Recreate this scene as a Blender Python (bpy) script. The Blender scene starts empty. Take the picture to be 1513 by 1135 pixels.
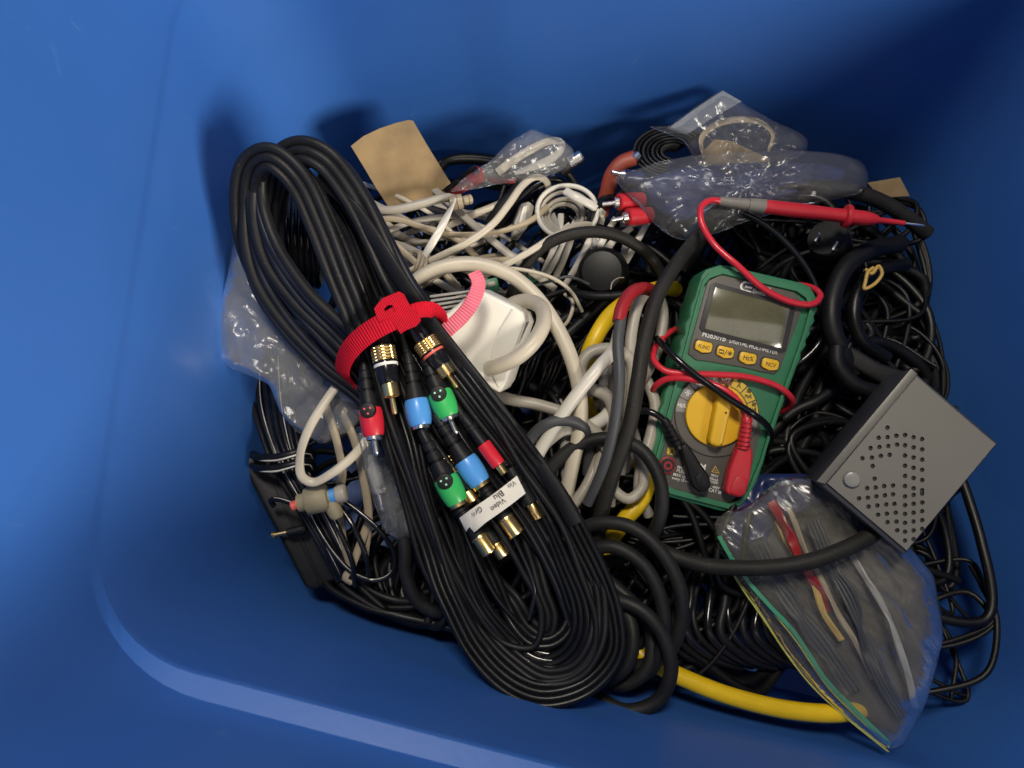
import bpy, bmesh, math, random
from mathutils import Vector, Matrix, noise
random.seed(7)
R = math.radians
S = bpy.context.scene
COL = S.collection

# ------------------------------------------------------------------ camera, light, exposure
F, TILT, CAMH = 1012.0, R(15), 0.42          # focal length in photo pixels, tilt from straight down, height over the heap
cam = bpy.data.cameras.new('camera')
cam.sensor_width = 36.0
cam.lens = 36.0 * F / 1513.0
cam.clip_start = 0.01
cam.clip_end = 50
cam.dof.use_dof = True
cam.dof.focus_distance = 0.40
cam.dof.aperture_fstop = 13.0
camo = bpy.data.objects.new('camera', cam)
camo.location = (0, 0, CAMH)
camo.rotation_euler = (TILT, 0, 0)
COL.objects.link(camo)
S.camera = camo

wd = bpy.data.worlds.new('World')
S.world = wd
wd.use_nodes = True
wd.node_tree.nodes['Background'].inputs[0].default_value = (0.80, 0.88, 1.0, 1)
wd.node_tree.nodes['Background'].inputs[1].default_value = 0.025


def area(name, loc, target, size, power, color):
    l = bpy.data.lights.new(name, 'AREA')
    l.shape = 'DISK'
    l.size = size
    l.energy = power
    l.color = color
    o = bpy.data.objects.new(name, l)
    o.location = loc
    o.rotation_euler = (Vector(target) - Vector(loc)).to_track_quat('-Z', 'Y').to_euler()
    COL.objects.link(o)
    return o


area('key_lamp', (1.03, -0.74, 0.79), (-0.05, 0.12, 0.05), 0.52, 34, (1.0, 0.91, 0.78))  # key light from the near right, direction taken from the cast shadows
cl = area('overhead_fill', (0.62, -0.80, 1.9), (0.62, -0.80, 0.0), 2.0, 5.0, (1.0, 0.93, 0.82))  # added soft fill, placed so its reflection brightens the lower meter display
cl.data.shape = 'RECTANGLE'
cl.data.size_y = 0.8
area('back_fill', (-0.06, 0.44, 1.25), (0.06, 0.08, 0.0), 0.24, 13, (1.0, 0.92, 0.80))  # added fill over the far side: lights the heap, leaves the far wall shaded

S.view_settings.view_transform = 'Standard'
S.view_settings.look = 'None'
S.view_settings.gamma = 1
S.view_settings.exposure = -0.22
S.view_settings.use_curve_mapping = False
S.render.engine = 'CYCLES'
S.cycles.transparent_max_bounces = 24
S.cycles.max_bounces = 8

# ------------------------------------------------------------------ helpers
ct, st = math.cos(TILT), math.sin(TILT)
AX, AU, AN = Vector((1, 0, 0)), Vector((0, ct, st)), Vector((0, -st, ct))   # right, up, towards the viewer
CAM = Vector((0, 0, CAMH))


def ray(px, py):
    return AX * ((px - 756.5) / F) + AU * (-(py - 567.5) / F) - AN


def W(px, py, zmm=0.0):
    """place at height zmm (millimetres) over the nominal heap level"""
    d = ray(px, py)
    return CAM + d * ((zmm * 0.001 - CAMH) / d.z)


class Plane:
    def __init__(self, px, py, z, lean=(0, 0)):
        self.o = W(px, py, z)
        q = Matrix.Rotation(R(lean[0]), 3, AX) @ Matrix.Rotation(R(lean[1]), 3, AU)
        self.x, self.y, self.n = q @ AX, q @ AU, q @ AN

    def P(self, px, py, h=0.0):
        d = ray(px, py)
        k = (self.o - CAM).dot(self.n) / d.dot(self.n)
        return CAM + d * k + self.n * (h * 0.001)


ORG = {}


def link(o, parent=None):
    COL.objects.link(o)
    if parent is not None:
        o.parent = parent


def thing(name, label, cat, origin, group=None):
    o = bpy.data.objects.new(name, None)
    o.empty_display_size = 0.01
    o.location = origin
    link(o)
    o['label'] = label
    o['category'] = cat
    if group:
        o['group'] = group
    ORG[o.name] = Vector(origin)
    return o


def org(parent):
    return ORG[parent.name] if parent is not None else None


def mk(name, verts, faces, mat, parent=None, smooth=True, sharp=35, uv=None, tag=None, bevel=0, fix=False, seg=2):
    """one mesh object; a part of parent, or a thing of its own with tag=(label, category[, group])"""
    verts = [Vector(v) for v in verts]
    if parent is not None:
        o0 = ORG[parent.name]
    else:
        o0 = sum(verts, Vector()) / len(verts)
        o0.z = min(v.z for v in verts)
    me = bpy.data.meshes.new(name)
    me.from_pydata([v - o0 for v in verts], [], faces)
    if uv is not None:
        ul = me.uv_layers.new(name='uv')
        for lp in me.loops:
            ul.data[lp.index].uv = uv[lp.vertex_index]
    if fix or bevel:
        bm = bmesh.new()
        bm.from_mesh(me)
        bmesh.ops.recalc_face_normals(bm, faces=bm.faces)
        if bevel:
            es = [e for e in bm.edges if len(e.link_faces) == 2 and e.calc_face_angle(0) > R(40)]
            bmesh.ops.bevel(bm, geom=es, offset=bevel * 0.001, segments=seg, profile=0.5, affect='EDGES', clamp_overlap=True)
        bm.to_mesh(me)
        bm.free()
    if smooth:
        me.shade_smooth()
        me.set_sharp_from_angle(angle=R(sharp))
    me.materials.append(mat)
    o = bpy.data.objects.new(name, me)
    link(o, parent)
    if parent is None:
        o.location = o0
    ORG[o.name] = o0
    if tag:
        o['label'] = tag[0]
        o['category'] = tag[1]
        if len(tag) > 2:
            o['group'] = tag[2]
    return o


def catmull(pts, step):
    n = len(pts)
    if n == 2:
        pts = [pts[0], (pts[0] * 2 + pts[1]) / 3, (pts[0] + pts[1] * 2) / 3, pts[1]]
        n = 4
    out = []
    for i in range(n - 1):
        p1, p2 = pts[i], pts[i + 1]
        p0 = pts[i - 1] if i else p1 * 2 - p2
        p3 = pts[i + 2] if i + 2 < n else p2 * 2 - p1
        d0, d1, d2 = [max(1e-4, (b - a).length ** 0.5) for a, b in ((p0, p1), (p1, p2), (p2, p3))]
        m1 = ((p1 - p0) / d0 - (p2 - p0) / (d0 + d1) + (p2 - p1) / d1) * d1
        m2 = ((p2 - p1) / d1 - (p3 - p1) / (d1 + d2) + (p3 - p2) / d2) * d1
        k = max(2, int((p2 - p1).length / step))
        for j in range(k):
            t = j / k
            a, b = t * t, t * t * t
            out.append(p1 * (2 * b - 3 * a + 1) + m1 * (b - 2 * a + t) + p2 * (3 * a - 2 * b) + m2 * (b - a))
    out.append(pts[-1])
    return out


def circle(r, n=10):
    return [(r * math.cos(2 * math.pi * i / n), r * math.sin(2 * math.pi * i / n)) for i in range(n)]


def lobes(n, r, per=7, flat=0.0):
    """outline of n round wires fused side by side"""
    top, bot = [], []
    w = 1.75 * r
    for i in range(n):
        cx = (i - (n - 1) / 2) * w
        for j in range(per):
            a = math.pi * (0.93 - 0.86 * j / (per - 1))
            if i == 0 and j == 0:
                a = math.pi
            if i == n - 1 and j == per - 1:
                a = 0
            top.append((cx + r * math.cos(a), r * math.sin(a)))
    bot = [(x, -y) for x, y in reversed(top[1:-1])]
    return list(reversed(top + bot))


def rect(w, h, b=0.25):
    b = min(b, h / 2.01, w / 2.01)
    x, y = w / 2, h / 2
    return [(x, -y + b), (x, y - b), (x - b, y), (0, y), (-x + b, y), (-x, y - b), (-x, -y + b), (-x + b, -y), (0, -y), (x - b, -y)]


def sweep_geo(pts, prof, roll=None, flat=False, step=2.2, wob=0.0, up=None, cap=True, taper=None):
    """pts world points, prof in mm; flat=True keeps the profile's width square to `up`"""
    P = catmull(pts, step * 0.001)
    n, m = len(P), len(prof)
    if wob:
        s = random.uniform(0, 99)
        P = [p + noise.noise_vector(Vector((i * 0.035 * step, s, 0))) * wob * 0.001 for i, p in enumerate(P)]
    T = [(P[min(i + 1, n - 1)] - P[max(i - 1, 0)]).normalized() for i in range(n)]
    up = up or AN
    B = []
    prev = None
    for i in range(n):
        if flat or prev is None:
            b = T[i].cross(up)
            if b.length < 0.15 and prev is not None:
                b = prev - T[i] * prev.dot(T[i])
            elif prev is not None and b.dot(prev) < 0:
                b = -b
            if b.length < 1e-6:
                b = T[i].orthogonal()
        else:
            b = prev - T[i] * prev.dot(T[i])
        b.normalize()
        prev = b
        B.append(b)
    if flat:      # smooth the frame
        for _ in range(3):
            B = [(B[max(i - 1, 0)] + B[i] * 2 + B[min(i + 1, n - 1)]).normalized() for i in range(n)]
    verts, uv, faces = [], [], []
    L = 0.0
    for i in range(n):
        if i:
            L += (P[i] - P[i - 1]).length
        b = B[i]
        if roll:
            t = i / (n - 1) * (len(roll) - 1)
            k = min(int(t), len(roll) - 2)
            a = R(roll[k] + (roll[k + 1] - roll[k]) * (t - k))
            b = Matrix.Rotation(a, 3, T[i]) @ b
        c = b.cross(T[i])
        sc = 0.001
        if taper:
            t = i / (n - 1) * (len(taper) - 1)
            k = min(int(t), len(taper) - 2)
            sc *= taper[k] + (taper[k + 1] - taper[k]) * (t - k)
        for j, (x, y) in enumerate(prof):
            verts.append(P[i] + b * (x * sc) + c * (y * sc))
            uv.append((L * 100, j / m))
    for i in range(n - 1):
        for j in range(m):
            a, b2 = i * m + j, i * m + (j + 1) % m
            faces.append((a, b2, b2 + m, a + m))
    if cap:
        faces.append(tuple(range(m - 1, -1, -1)))
        faces.append(tuple((n - 1) * m + j for j in range(m)))
    return verts, faces, uv


def pts3(path):
    return [W(*p) for p in path]


def cord(name, path, d, mat, parent=None, tag=None, n=12, wob=0.4, step=2.2, world=False, taper=None):
    v, f, uv = sweep_geo(path if world else pts3(path), circle(d / 2, n), wob=wob, step=step, taper=taper)
    return mk(name, v, f, mat, parent, uv=uv, tag=tag, sharp=60)


def band(name, path, prof, mat, parent=None, tag=None, roll=None, wob=0.0, step=2.2, up=None, sharp=50):
    v, f, uv = sweep_geo(pts3(path), prof, roll=roll, flat=True, wob=wob, step=step, up=up)
    return mk(name, v, f, mat, parent, uv=uv, tag=tag, sharp=sharp)


def lathe(name, A, B, prof, mat, parent=None, n=24, tag=None, sharp=35):
    """solid of revolution from A to B; prof = [(t along A-B, radius mm)]"""
    ax = B - A
    T = ax.normalized()
    b = T.orthogonal().normalized()
    c = T.cross(b)
    verts, faces = [], []
    for t, r in prof:
        for j in range(n):
            a = 2 * math.pi * j / n
            verts.append(A + ax * t + (b * math.cos(a) + c * math.sin(a)) * (r * 0.001))
    for i in range(len(prof) - 1):
        for j in range(n):
            p, q = i * n + j, i * n + (j + 1) % n
            faces.append((p, q, q + n, p + n))
    faces.append(tuple(range(n - 1, -1, -1)))
    faces.append(tuple((len(prof) - 1) * n + j for j in range(n)))
    return mk(name, verts, faces, mat, parent, tag=tag, sharp=sharp)


def prism(name, pl, poly, h0, h1, mat, parent=None, bevel=0.4, tag=None, inset=None, smooth=True, seg=2):
    n = len(poly)
    cx = sum(p[0] for p in poly) / n
    cy = sum(p[1] for p in poly) / n
    top = [pl.P(x, y, h1) for x, y in poly]
    k = inset or 1.0
    # walls run along the plane's normal
    bot = [pl.P(cx + (x - cx) * k, cy + (y - cy) * k, 0) + pl.n * (h0 * 0.001) for x, y in poly]
    top = [pl.P(x, y, 0) + pl.n * (h1 * 0.001) for x, y in poly]
    faces = [tuple(range(n)), tuple(range(2 * n - 1, n - 1, -1))]
    for i in range(n):
        j = (i + 1) % n
        faces.append((i, i + n, j + n, j))
    return mk(name, top + bot, faces, mat, parent, bevel=bevel, fix=True, tag=tag, smooth=smooth, seg=seg)


def disc(cx, cy, r, n=40, a0=0, a1=360):
    k = n if a1 - a0 >= 360 else n + 1
    return [(cx + r * math.cos(R(a0 + (a1 - a0) * i / n)), cy + r * math.sin(R(a0 + (a1 - a0) * i / n))) for i in range(k)]


def rrect(cx, cy, w, h, r, ang, n=4):
    out = []
    for sx, sy, s in ((1, 1, 0), (-1, 1, 90), (-1, -1, 180), (1, -1, 270)):
        for i in range(n + 1):
            a = R(s + 90 * i / n)
            out.append((sx * (w / 2 - r) + r * math.cos(a), sy * (h / 2 - r) + r * math.sin(a)))
    c, s = math.cos(R(ang)), math.sin(R(ang))
    return [(cx + x * c - y * s, cy + x * s + y * c) for x, y in out]


def text(name, body, pl, a, b, h, mat, parent, size=None, bold=0.0, tall=1.0):
    """lettering whose base line runs from photo point a to b, at height h over the plane"""
    cu = bpy.data.curves.new(name, 'FONT')
    cu.body = body
    cu.size = 1.0
    cu.extrude = 0.0
    cu.offset = bold
    cu.resolution_u = 3
    tmp = bpy.data.objects.new(name, cu)
    COL.objects.link(tmp)
    dg = bpy.context.evaluated_depsgraph_get()
    dg.update()
    me = bpy.data.meshes.new_from_object(tmp.evaluated_get(dg))
    bpy.data.objects.remove(tmp)
    vs = [v.co.copy() for v in me.vertices]
    x0, x1 = min(v.x for v in vs), max(v.x for v in vs)
    A, B = pl.P(*a, h), pl.P(*b, h)
    ux = B - A
    s = ux.length / (x1 - x0)
    ux.normalize()
    uy = pl.n.cross(ux)
    verts = [A + ux * ((v.x - x0) * s) + uy * (v.y * s * tall) for v in vs]
    faces = [tuple(p.vertices) for p in me.polygons]
    return mk(name, verts, faces, mat, parent, smooth=False)


def film(name, pl, poly, bulge, crumple, mat, parent=None, tag=None, rings=16, nb=96, freq=55, seed=0, floor=0.3, turn=0, stretch=1.0):
    """a crumpled plastic bag: two sheets joined at the edge"""
    L = [Vector((x, y)) for x, y in poly]
    n = len(L)
    B = []
    per = [(L[(i + 1) % n] - L[i]).length for i in range(n)]
    tot = sum(per)
    for k in range(nb):
        d = tot * k / nb
        i = 0
        while d > per[i]:
            d -= per[i]
            i += 1
        B.append(L[i].lerp(L[(i + 1) % n], d / per[i]))
    B = [(B[k - 1] + B[k] * 2 + B[(k + 1) % nb]) / 4 for k in range(nb)]
    c = sum(B, Vector((0, 0))) / nb
    verts, faces = [], []

    ca_, sa_ = math.cos(turn), math.sin(turn)

    def rid(p, f, s):
        v = 0
        p = Vector(((p.x * ca_ - p.y * sa_) * stretch, p.x * sa_ + p.y * ca_))
        a = 1
        for o in range(3):
            v += a * (1 - abs(noise.noise(Vector((p.x * f, p.y * f, s + o * 7)))) * 2)
            f *= 2.1
            a *= 0.5
        return v
    for side in (1, -1):
        for r in range(rings):
            t = 1 - r / rings
            for k in range(nb):
                q = c + (B[k] - c) * t
                w = pl.P(q.x, q.y)
                e = (1 - t ** 3)
                h = bulge * e ** 0.6 * (1 if side > 0 else -floor)
                h += crumple * (rid(w, freq, seed + side) - 0.6) * min(1, 0.25 + e * 1.5)
                w2 = w + pl.n * (h * 0.001) + pl.x * (noise.noise(w * freq + Vector((5, seed, 0))) * crumple * 0.0006)
                if r == 0:
                    w2 = w + pl.n * (crumple * 0.0007 * noise.noise(w * freq * 1.5 + Vector((seed, 3, 9)))) + pl.n * (side * 0.0001)
                verts.append(w2)
        q = pl.P(c.x, c.y, bulge * (1 if side > 0 else -floor))
        verts.append(q)
    half = rings * nb + 1
    for s in (0, 1):
        o = s * half
        for r in range(rings - 1):
            for k in range(nb):
                a, b = o + r * nb + k, o + r * nb + (k + 1) % nb
                f = (a, b, b + nb, a + nb)
                faces.append(f if s else f[::-1])
        for k in range(nb):
            f = (o + (rings - 1) * nb + k, o + (rings - 1) * nb + (k + 1) % nb, o + half - 1)
            faces.append(f if s else f[::-1])
    for k in range(nb):
        a, b = k, (k + 1) % nb
        faces.append((a, b, half + b, half + a))
    return mk(name, verts, faces, mat, parent, tag=tag, sharp=180)


# ------------------------------------------------------------------ materials
def mat(name, col, rough=0.5, metal=0.0, var=0.12, vscale=60, bump=0.0, bscale=400, spec=0.5, rvar=0.12, speck=None, coat=0.0, sss=0.0):
    m = bpy.data.materials.new(name)
    m.use_nodes = True
    nt = m.node_tree
    N, Lk = nt.nodes, nt.links
    p = N['Principled BSDF']
    p.inputs['Metallic'].default_value = metal
    p.inputs['Specular IOR Level'].default_value = spec
    p.inputs['Coat Weight'].default_value = coat
    p.inputs['Coat Roughness'].default_value = 0.15
    if sss:
        p.inputs['Subsurface Weight'].default_value = sss
        p.inputs['Subsurface Radius'].default_value = (0.004, 0.003, 0.002)
        p.inputs['Subsurface Scale'].default_value = 0.3
    tc = N.new('ShaderNodeTexCoord')
    nz = N.new('ShaderNodeTexNoise')
    nz.inputs['Scale'].default_value = vscale
    nz.inputs['Detail'].default_value = 6
    Lk.new(tc.outputs['Object'], nz.inputs['Vector'])
    rp = N.new('ShaderNodeValToRGB')
    e = rp.color_ramp.elements
    e[0].position, e[1].position = 0.3, 0.7
    e[0].color = tuple(c * (1 - var) for c in col) + (1,)
    e[1].color = tuple(min(1, c * (1 + var)) for c in col) + (1,)
    Lk.new(nz.outputs['Fac'], rp.inputs['Fac'])
    out = rp.outputs['Color']
    if speck:      # pale dust and lint on the surface
        n2 = N.new('ShaderNodeTexNoise')
        n2.inputs['Scale'].default_value = 900
        n2.inputs['Detail'].default_value = 4
        Lk.new(tc.outputs['Object'], n2.inputs['Vector'])
        r2 = N.new('ShaderNodeValToRGB')
        r2.color_ramp.elements[0].position = speck[1]
        r2.color_ramp.elements[1].position = speck[1] + 0.12
        r2.color_ramp.elements[1].color = (speck[2],) * 3 + (1,)
        Lk.new(n2.outputs['Fac'], r2.inputs['Fac'])
        mx = N.new('ShaderNodeMix')
        mx.data_type = 'RGBA'
        Lk.new(r2.outputs['Color'], mx.inputs[0])
        Lk.new(out, mx.inputs[6])
        mx.inputs[7].default_value = tuple(speck[0]) + (1,)
        out = mx.outputs[2]
    Lk.new(out, p.inputs['Base Color'])
    mr = N.new('ShaderNodeMapRange')
    mr.inputs[3].default_value = max(0.02, rough - rvar)
    mr.inputs[4].default_value = min(1, rough + rvar)
    Lk.new(nz.outputs['Fac'], mr.inputs[0])
    Lk.new(mr.outputs[0], p.inputs['Roughness'])
    if bump:
        n3 = N.new('ShaderNodeTexNoise')
        n3.inputs['Scale'].default_value = bscale
        n3.inputs['Detail'].default_value = 4
        Lk.new(tc.outputs['Object'], n3.inputs['Vector'])
        bp = N.new('ShaderNodeBump')
        bp.inputs['Strength'].default_value = bump
        bp.inputs['Distance'].default_value = 0.0006
        Lk.new(n3.outputs['Fac'], bp.inputs['Height'])
        Lk.new(bp.outputs[0], p.inputs['Normal'])
    return m


DUST = (0.22, 0.19, 0.15)
BLUE = mat('blue_plastic', (0.036, 0.142, 0.485), 0.46, var=0.05, vscale=9, bump=0.12, bscale=260, rvar=0.06)


def scuff(m):
    nt = m.node_tree
    N, Lk = nt.nodes, nt.links
    p = N['Principled BSDF']
    src = p.inputs['Base Color'].links[0].from_socket
    tc = N.new('ShaderNodeTexCoord')
    acc = None
    for k, (rz, sc, th) in enumerate(((0.4, (14, 260, 60), 0.70), (-0.9, (10, 320, 40), 0.72), (1.3, (40, 40, 260), 0.70))):
        mp_ = N.new('ShaderNodeMapping')
        mp_.inputs['Rotation'].default_value = (0.3 * k, 0.5 * k, rz)
        m2 = N.new('ShaderNodeMapping')
        m2.inputs['Scale'].default_value = sc
        Lk.new(tc.outputs['Object'], mp_.inputs['Vector'])
        Lk.new(mp_.outputs[0], m2.inputs['Vector'])
        n = N.new('ShaderNodeTexNoise')
        n.inputs['Scale'].default_value = 1.0
        n.inputs['Detail'].default_value = 3
        Lk.new(m2.outputs[0], n.inputs['Vector'])
        r = N.new('ShaderNodeMapRange')
        r.inputs[1].default_value = th
        r.inputs[2].default_value = th + 0.1
        r.inputs[4].default_value = 0.35
        Lk.new(n.outputs['Fac'], r.inputs[0])
        if acc is None:
            acc = r.outputs[0]
        else:
            a = N.new('ShaderNodeMath')
            a.operation = 'MAXIMUM'
            Lk.new(acc, a.inputs[0])
            Lk.new(r.outputs[0], a.inputs[1])
            acc = a.outputs[0]
    n = N.new('ShaderNodeTexNoise')
    n.inputs['Scale'].default_value = 700
    Lk.new(tc.outputs['Object'], n.inputs['Vector'])
    r = N.new('ShaderNodeMapRange')
    r.inputs[1].default_value = 0.72
    r.inputs[2].default_value = 0.78
    r.inputs[4].default_value = 0.4
    Lk.new(n.outputs['Fac'], r.inputs[0])
    a = N.new('ShaderNodeMath')
    a.operation = 'MAXIMUM'
    Lk.new(acc, a.inputs[0])
    Lk.new(r.outputs[0], a.inputs[1])
    mx = N.new('ShaderNodeMix')
    mx.data_type = 'RGBA'
    Lk.new(a.outputs[0], mx.inputs[0])
    Lk.new(src, mx.inputs[6])
    mx.inputs[7].default_value = (0.10, 0.22, 0.50, 1)
    Lk.new(mx.outputs[2], p.inputs['Base Color'])


scuff(BLUE)
BLUERIM = mat('blue_plastic_rim', (0.036, 0.142, 0.485), 0.42, var=0.04, vscale=9, bump=0.1, bscale=300)
BLK = mat('black_rubber', (0.0055, 0.0057, 0.0068), 0.34, var=0.25, spec=0.30, bump=0.12, bscale=300, speck=(DUST, 0.65, 0.3))
BLKM = mat('black_matte_rubber', (0.0065, 0.0068, 0.0085), 0.50, var=0.25, spec=0.32, bump=0.15, bscale=500, speck=(DUST, 0.66, 0.3))
BLKG = mat('black_gloss', (0.008, 0.008, 0.010), 0.18, var=0.2, rvar=0.08, speck=(DUST, 0.72, 0.2))
NAVYB = mat('blue_black_vinyl', (0.005, 0.0065, 0.013), 0.42, var=0.25, spec=0.36, speck=(DUST, 0.7, 0.2))
CHAR = mat('charcoal_rubber', (0.013, 0.013, 0.0135), 0.55, var=0.2, spec=0.35, bump=0.2, bscale=600, speck=(DUST, 0.66, 0.3))
DUSTY = mat('dusty_black_rubber', (0.014, 0.0128, 0.011), 0.62, var=0.3, spec=0.35, bump=0.2, bscale=700, speck=(DUST, 0.64, 0.35))
SLATE = mat('slate_grey_rubber', (0.055, 0.058, 0.064), 0.55, var=0.12, bump=0.1, speck=(DUST, 0.68, 0.2))
DARK = mat('dark_tangle_rubber', (0.005, 0.005, 0.0056), 0.45, var=0.4, spec=0.35, vscale=25, speck=(DUST, 0.66, 0.3))
CREAM = mat('cream_vinyl', (0.53, 0.475, 0.375), 0.42, var=0.12, vscale=35, bump=0.06, speck=((0.12, 0.09, 0.06), 0.70, 0.5))
BEIGE = mat('beige_vinyl', (0.36, 0.295, 0.20), 0.45, var=0.12, vscale=35, bump=0.06, speck=((0.12, 0.09, 0.06), 0.70, 0.5))
PALE = mat('pale_grey_vinyl', (0.37, 0.34, 0.285), 0.42, var=0.12, vscale=35, bump=0.05, speck=((0.12, 0.1, 0.08), 0.70, 0.5))
GREYV = mat('grey_vinyl', (0.33, 0.32, 0.30), 0.45, var=0.12, vscale=35, bump=0.05)
WHITE = mat('white_vinyl', (0.64, 0.61, 0.54), 0.36, var=0.06, vscale=30, speck=((0.2, 0.16, 0.1), 0.72, 0.4))
WHITEP = mat('white_plastic', (0.80, 0.77, 0.68), 0.40, var=0.04, vscale=30, bump=0.05, speck=((0.25, 0.2, 0.12), 0.74, 0.4))
YEL = mat('yellow_vinyl', (0.76, 0.50, 0.008), 0.36, var=0.1, vscale=40, bump=0.1, bscale=250, speck=((0.1, 0.07, 0.02), 0.70, 0.5))
REDP = mat('red_plastic', (0.55, 0.022, 0.035), 0.38, var=0.1, bump=0.05)
REDV = mat('red_vinyl', (0.62, 0.025, 0.045), 0.30, var=0.08)
REDD = mat('dark_red_vinyl', (0.30, 0.016, 0.02), 0.35, var=0.15)
RUST = mat('brick_red_plastic', (0.30, 0.05, 0.025), 0.5, var=0.15)
BLUEP = mat('sky_blue_plastic', (0.075, 0.29, 0.70), 0.34, var=0.05, coat=0.1)
GREENP = mat('green_plastic', (0.035, 0.42, 0.10), 0.34, var=0.06, coat=0.1)
GREENB = mat('boot_green_rubber', (0.032, 0.185, 0.090), 0.50, var=0.12, bump=0.15, bscale=500, speck=(DUST, 0.7, 0.3))
FACE = mat('meter_grey_face', (0.098, 0.091, 0.080), 0.52, var=0.08, bump=0.2, bscale=900)
RING = mat('meter_dark_ring', (0.030, 0.029, 0.028), 0.5, var=0.1)
SEGG = mat('meter_grey_print', (0.26, 0.25, 0.235), 0.5, var=0.06)
SEGR = mat('meter_brown_print', (0.15, 0.042, 0.032), 0.5, var=0.06)
YELP = mat('yellow_plastic', (0.80, 0.47, 0.02), 0.40, var=0.06, bump=0.06)
YELS = mat('yellow_print', (0.66, 0.46, 0.05), 0.5, var=0.06)
LCD = mat('lcd_glass', (0.125, 0.12, 0.072), 0.10, var=0.14, vscale=90, rvar=0.05, spec=1.0, coat=1.0, speck=((0.4, 0.38, 0.3), 0.64, 0.4))
INKW = mat('white_ink', (0.78, 0.77, 0.73), 0.5, var=0.03)
INKK = mat('black_ink', (0.012, 0.012, 0.012), 0.5, var=0.03)
GOLD = mat('gold_plate', (0.98, 0.70, 0.30), 0.30, 1.0, var=0.08, rvar=0.06)
STEEL = mat('nickel_plate', (0.86, 0.84, 0.80), 0.26, 1.0, var=0.06, rvar=0.06)
CARD = mat('brown_card', (0.27, 0.185, 0.09), 0.75, var=0.3, vscale=40, bump=0.25, bscale=220)
PAPER = mat('label_paper', (0.68, 0.65, 0.58), 0.55, var=0.05, vscale=80)
METAL = mat('painted_grey_metal', (0.20, 0.19, 0.168), 0.50, metal=0.25, var=0.07, vscale=18, bump=0.06, bscale=900)
METALD = mat('painted_dark_metal', (0.060, 0.062, 0.068), 0.45, metal=0.2, var=0.12, vscale=30, bump=0.1, bscale=700)
RUBB = mat('clear_grey_rubber', (0.26, 0.255, 0.24), 0.30, var=0.1)
OLIVE = mat('olive_beige_plastic', (0.27, 0.235, 0.15), 0.55, var=0.15, bump=0.1)
GOLDT = mat('gold_twist_paper', (0.55, 0.36, 0.09), 0.5, var=0.15, bump=0.3, bscale=900)
NAVYP = mat('navy_print_plastic', (0.018, 0.030, 0.11), 0.3, var=0.3, vscale=50)
TEAL = mat('teal_zip_plastic', (0.05, 0.30, 0.17), 0.3, var=0.1)
LIME = mat('yellow_green_seal', (0.42, 0.42, 0.10), 0.35, var=0.15)
POUCH = mat('dark_pouch_cloth', (0.055, 0.050, 0.042), 0.6, var=0.4, vscale=30)
FLOORM = mat('floor_carpet', (0.06, 0.055, 0.05), 0.9, var=0.2)


def strapmat(name, col, scale=1.0):
    m = mat(name, col, 0.75, var=0.10, vscale=200)
    nt = m.node_tree
    N, Lk = nt.nodes, nt.links
    p = N['Principled BSDF']
    p.inputs['Specular IOR Level'].default_value = 0.15
    tc = N.new('ShaderNodeTexCoord')
    wv = N.new('ShaderNodeTexWave')
    wv.bands_direction = 'X'
    wv.inputs['Scale'].default_value = 1.9 * scale
    wv.inputs['Distortion'].default_value = 0.8
    wv.inputs['Detail'].default_value = 2
    Lk.new(tc.outputs['UV'], wv.inputs['Vector'])
    bp = N.new('ShaderNodeBump')
    bp.inputs['Strength'].default_value = 0.6
    bp.inputs['Distance'].default_value = 0.0007
    Lk.new(wv.outputs['Fac'], bp.inputs['Height'])
    Lk.new(bp.outputs[0], p.inputs['Normal'])
    return m


STRAP = strapmat('red_hook_and_loop', (0.52, 0.006, 0.022))
STRAPP = strapmat('pink_hook_and_loop', (0.76, 0.17, 0.235))


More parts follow.
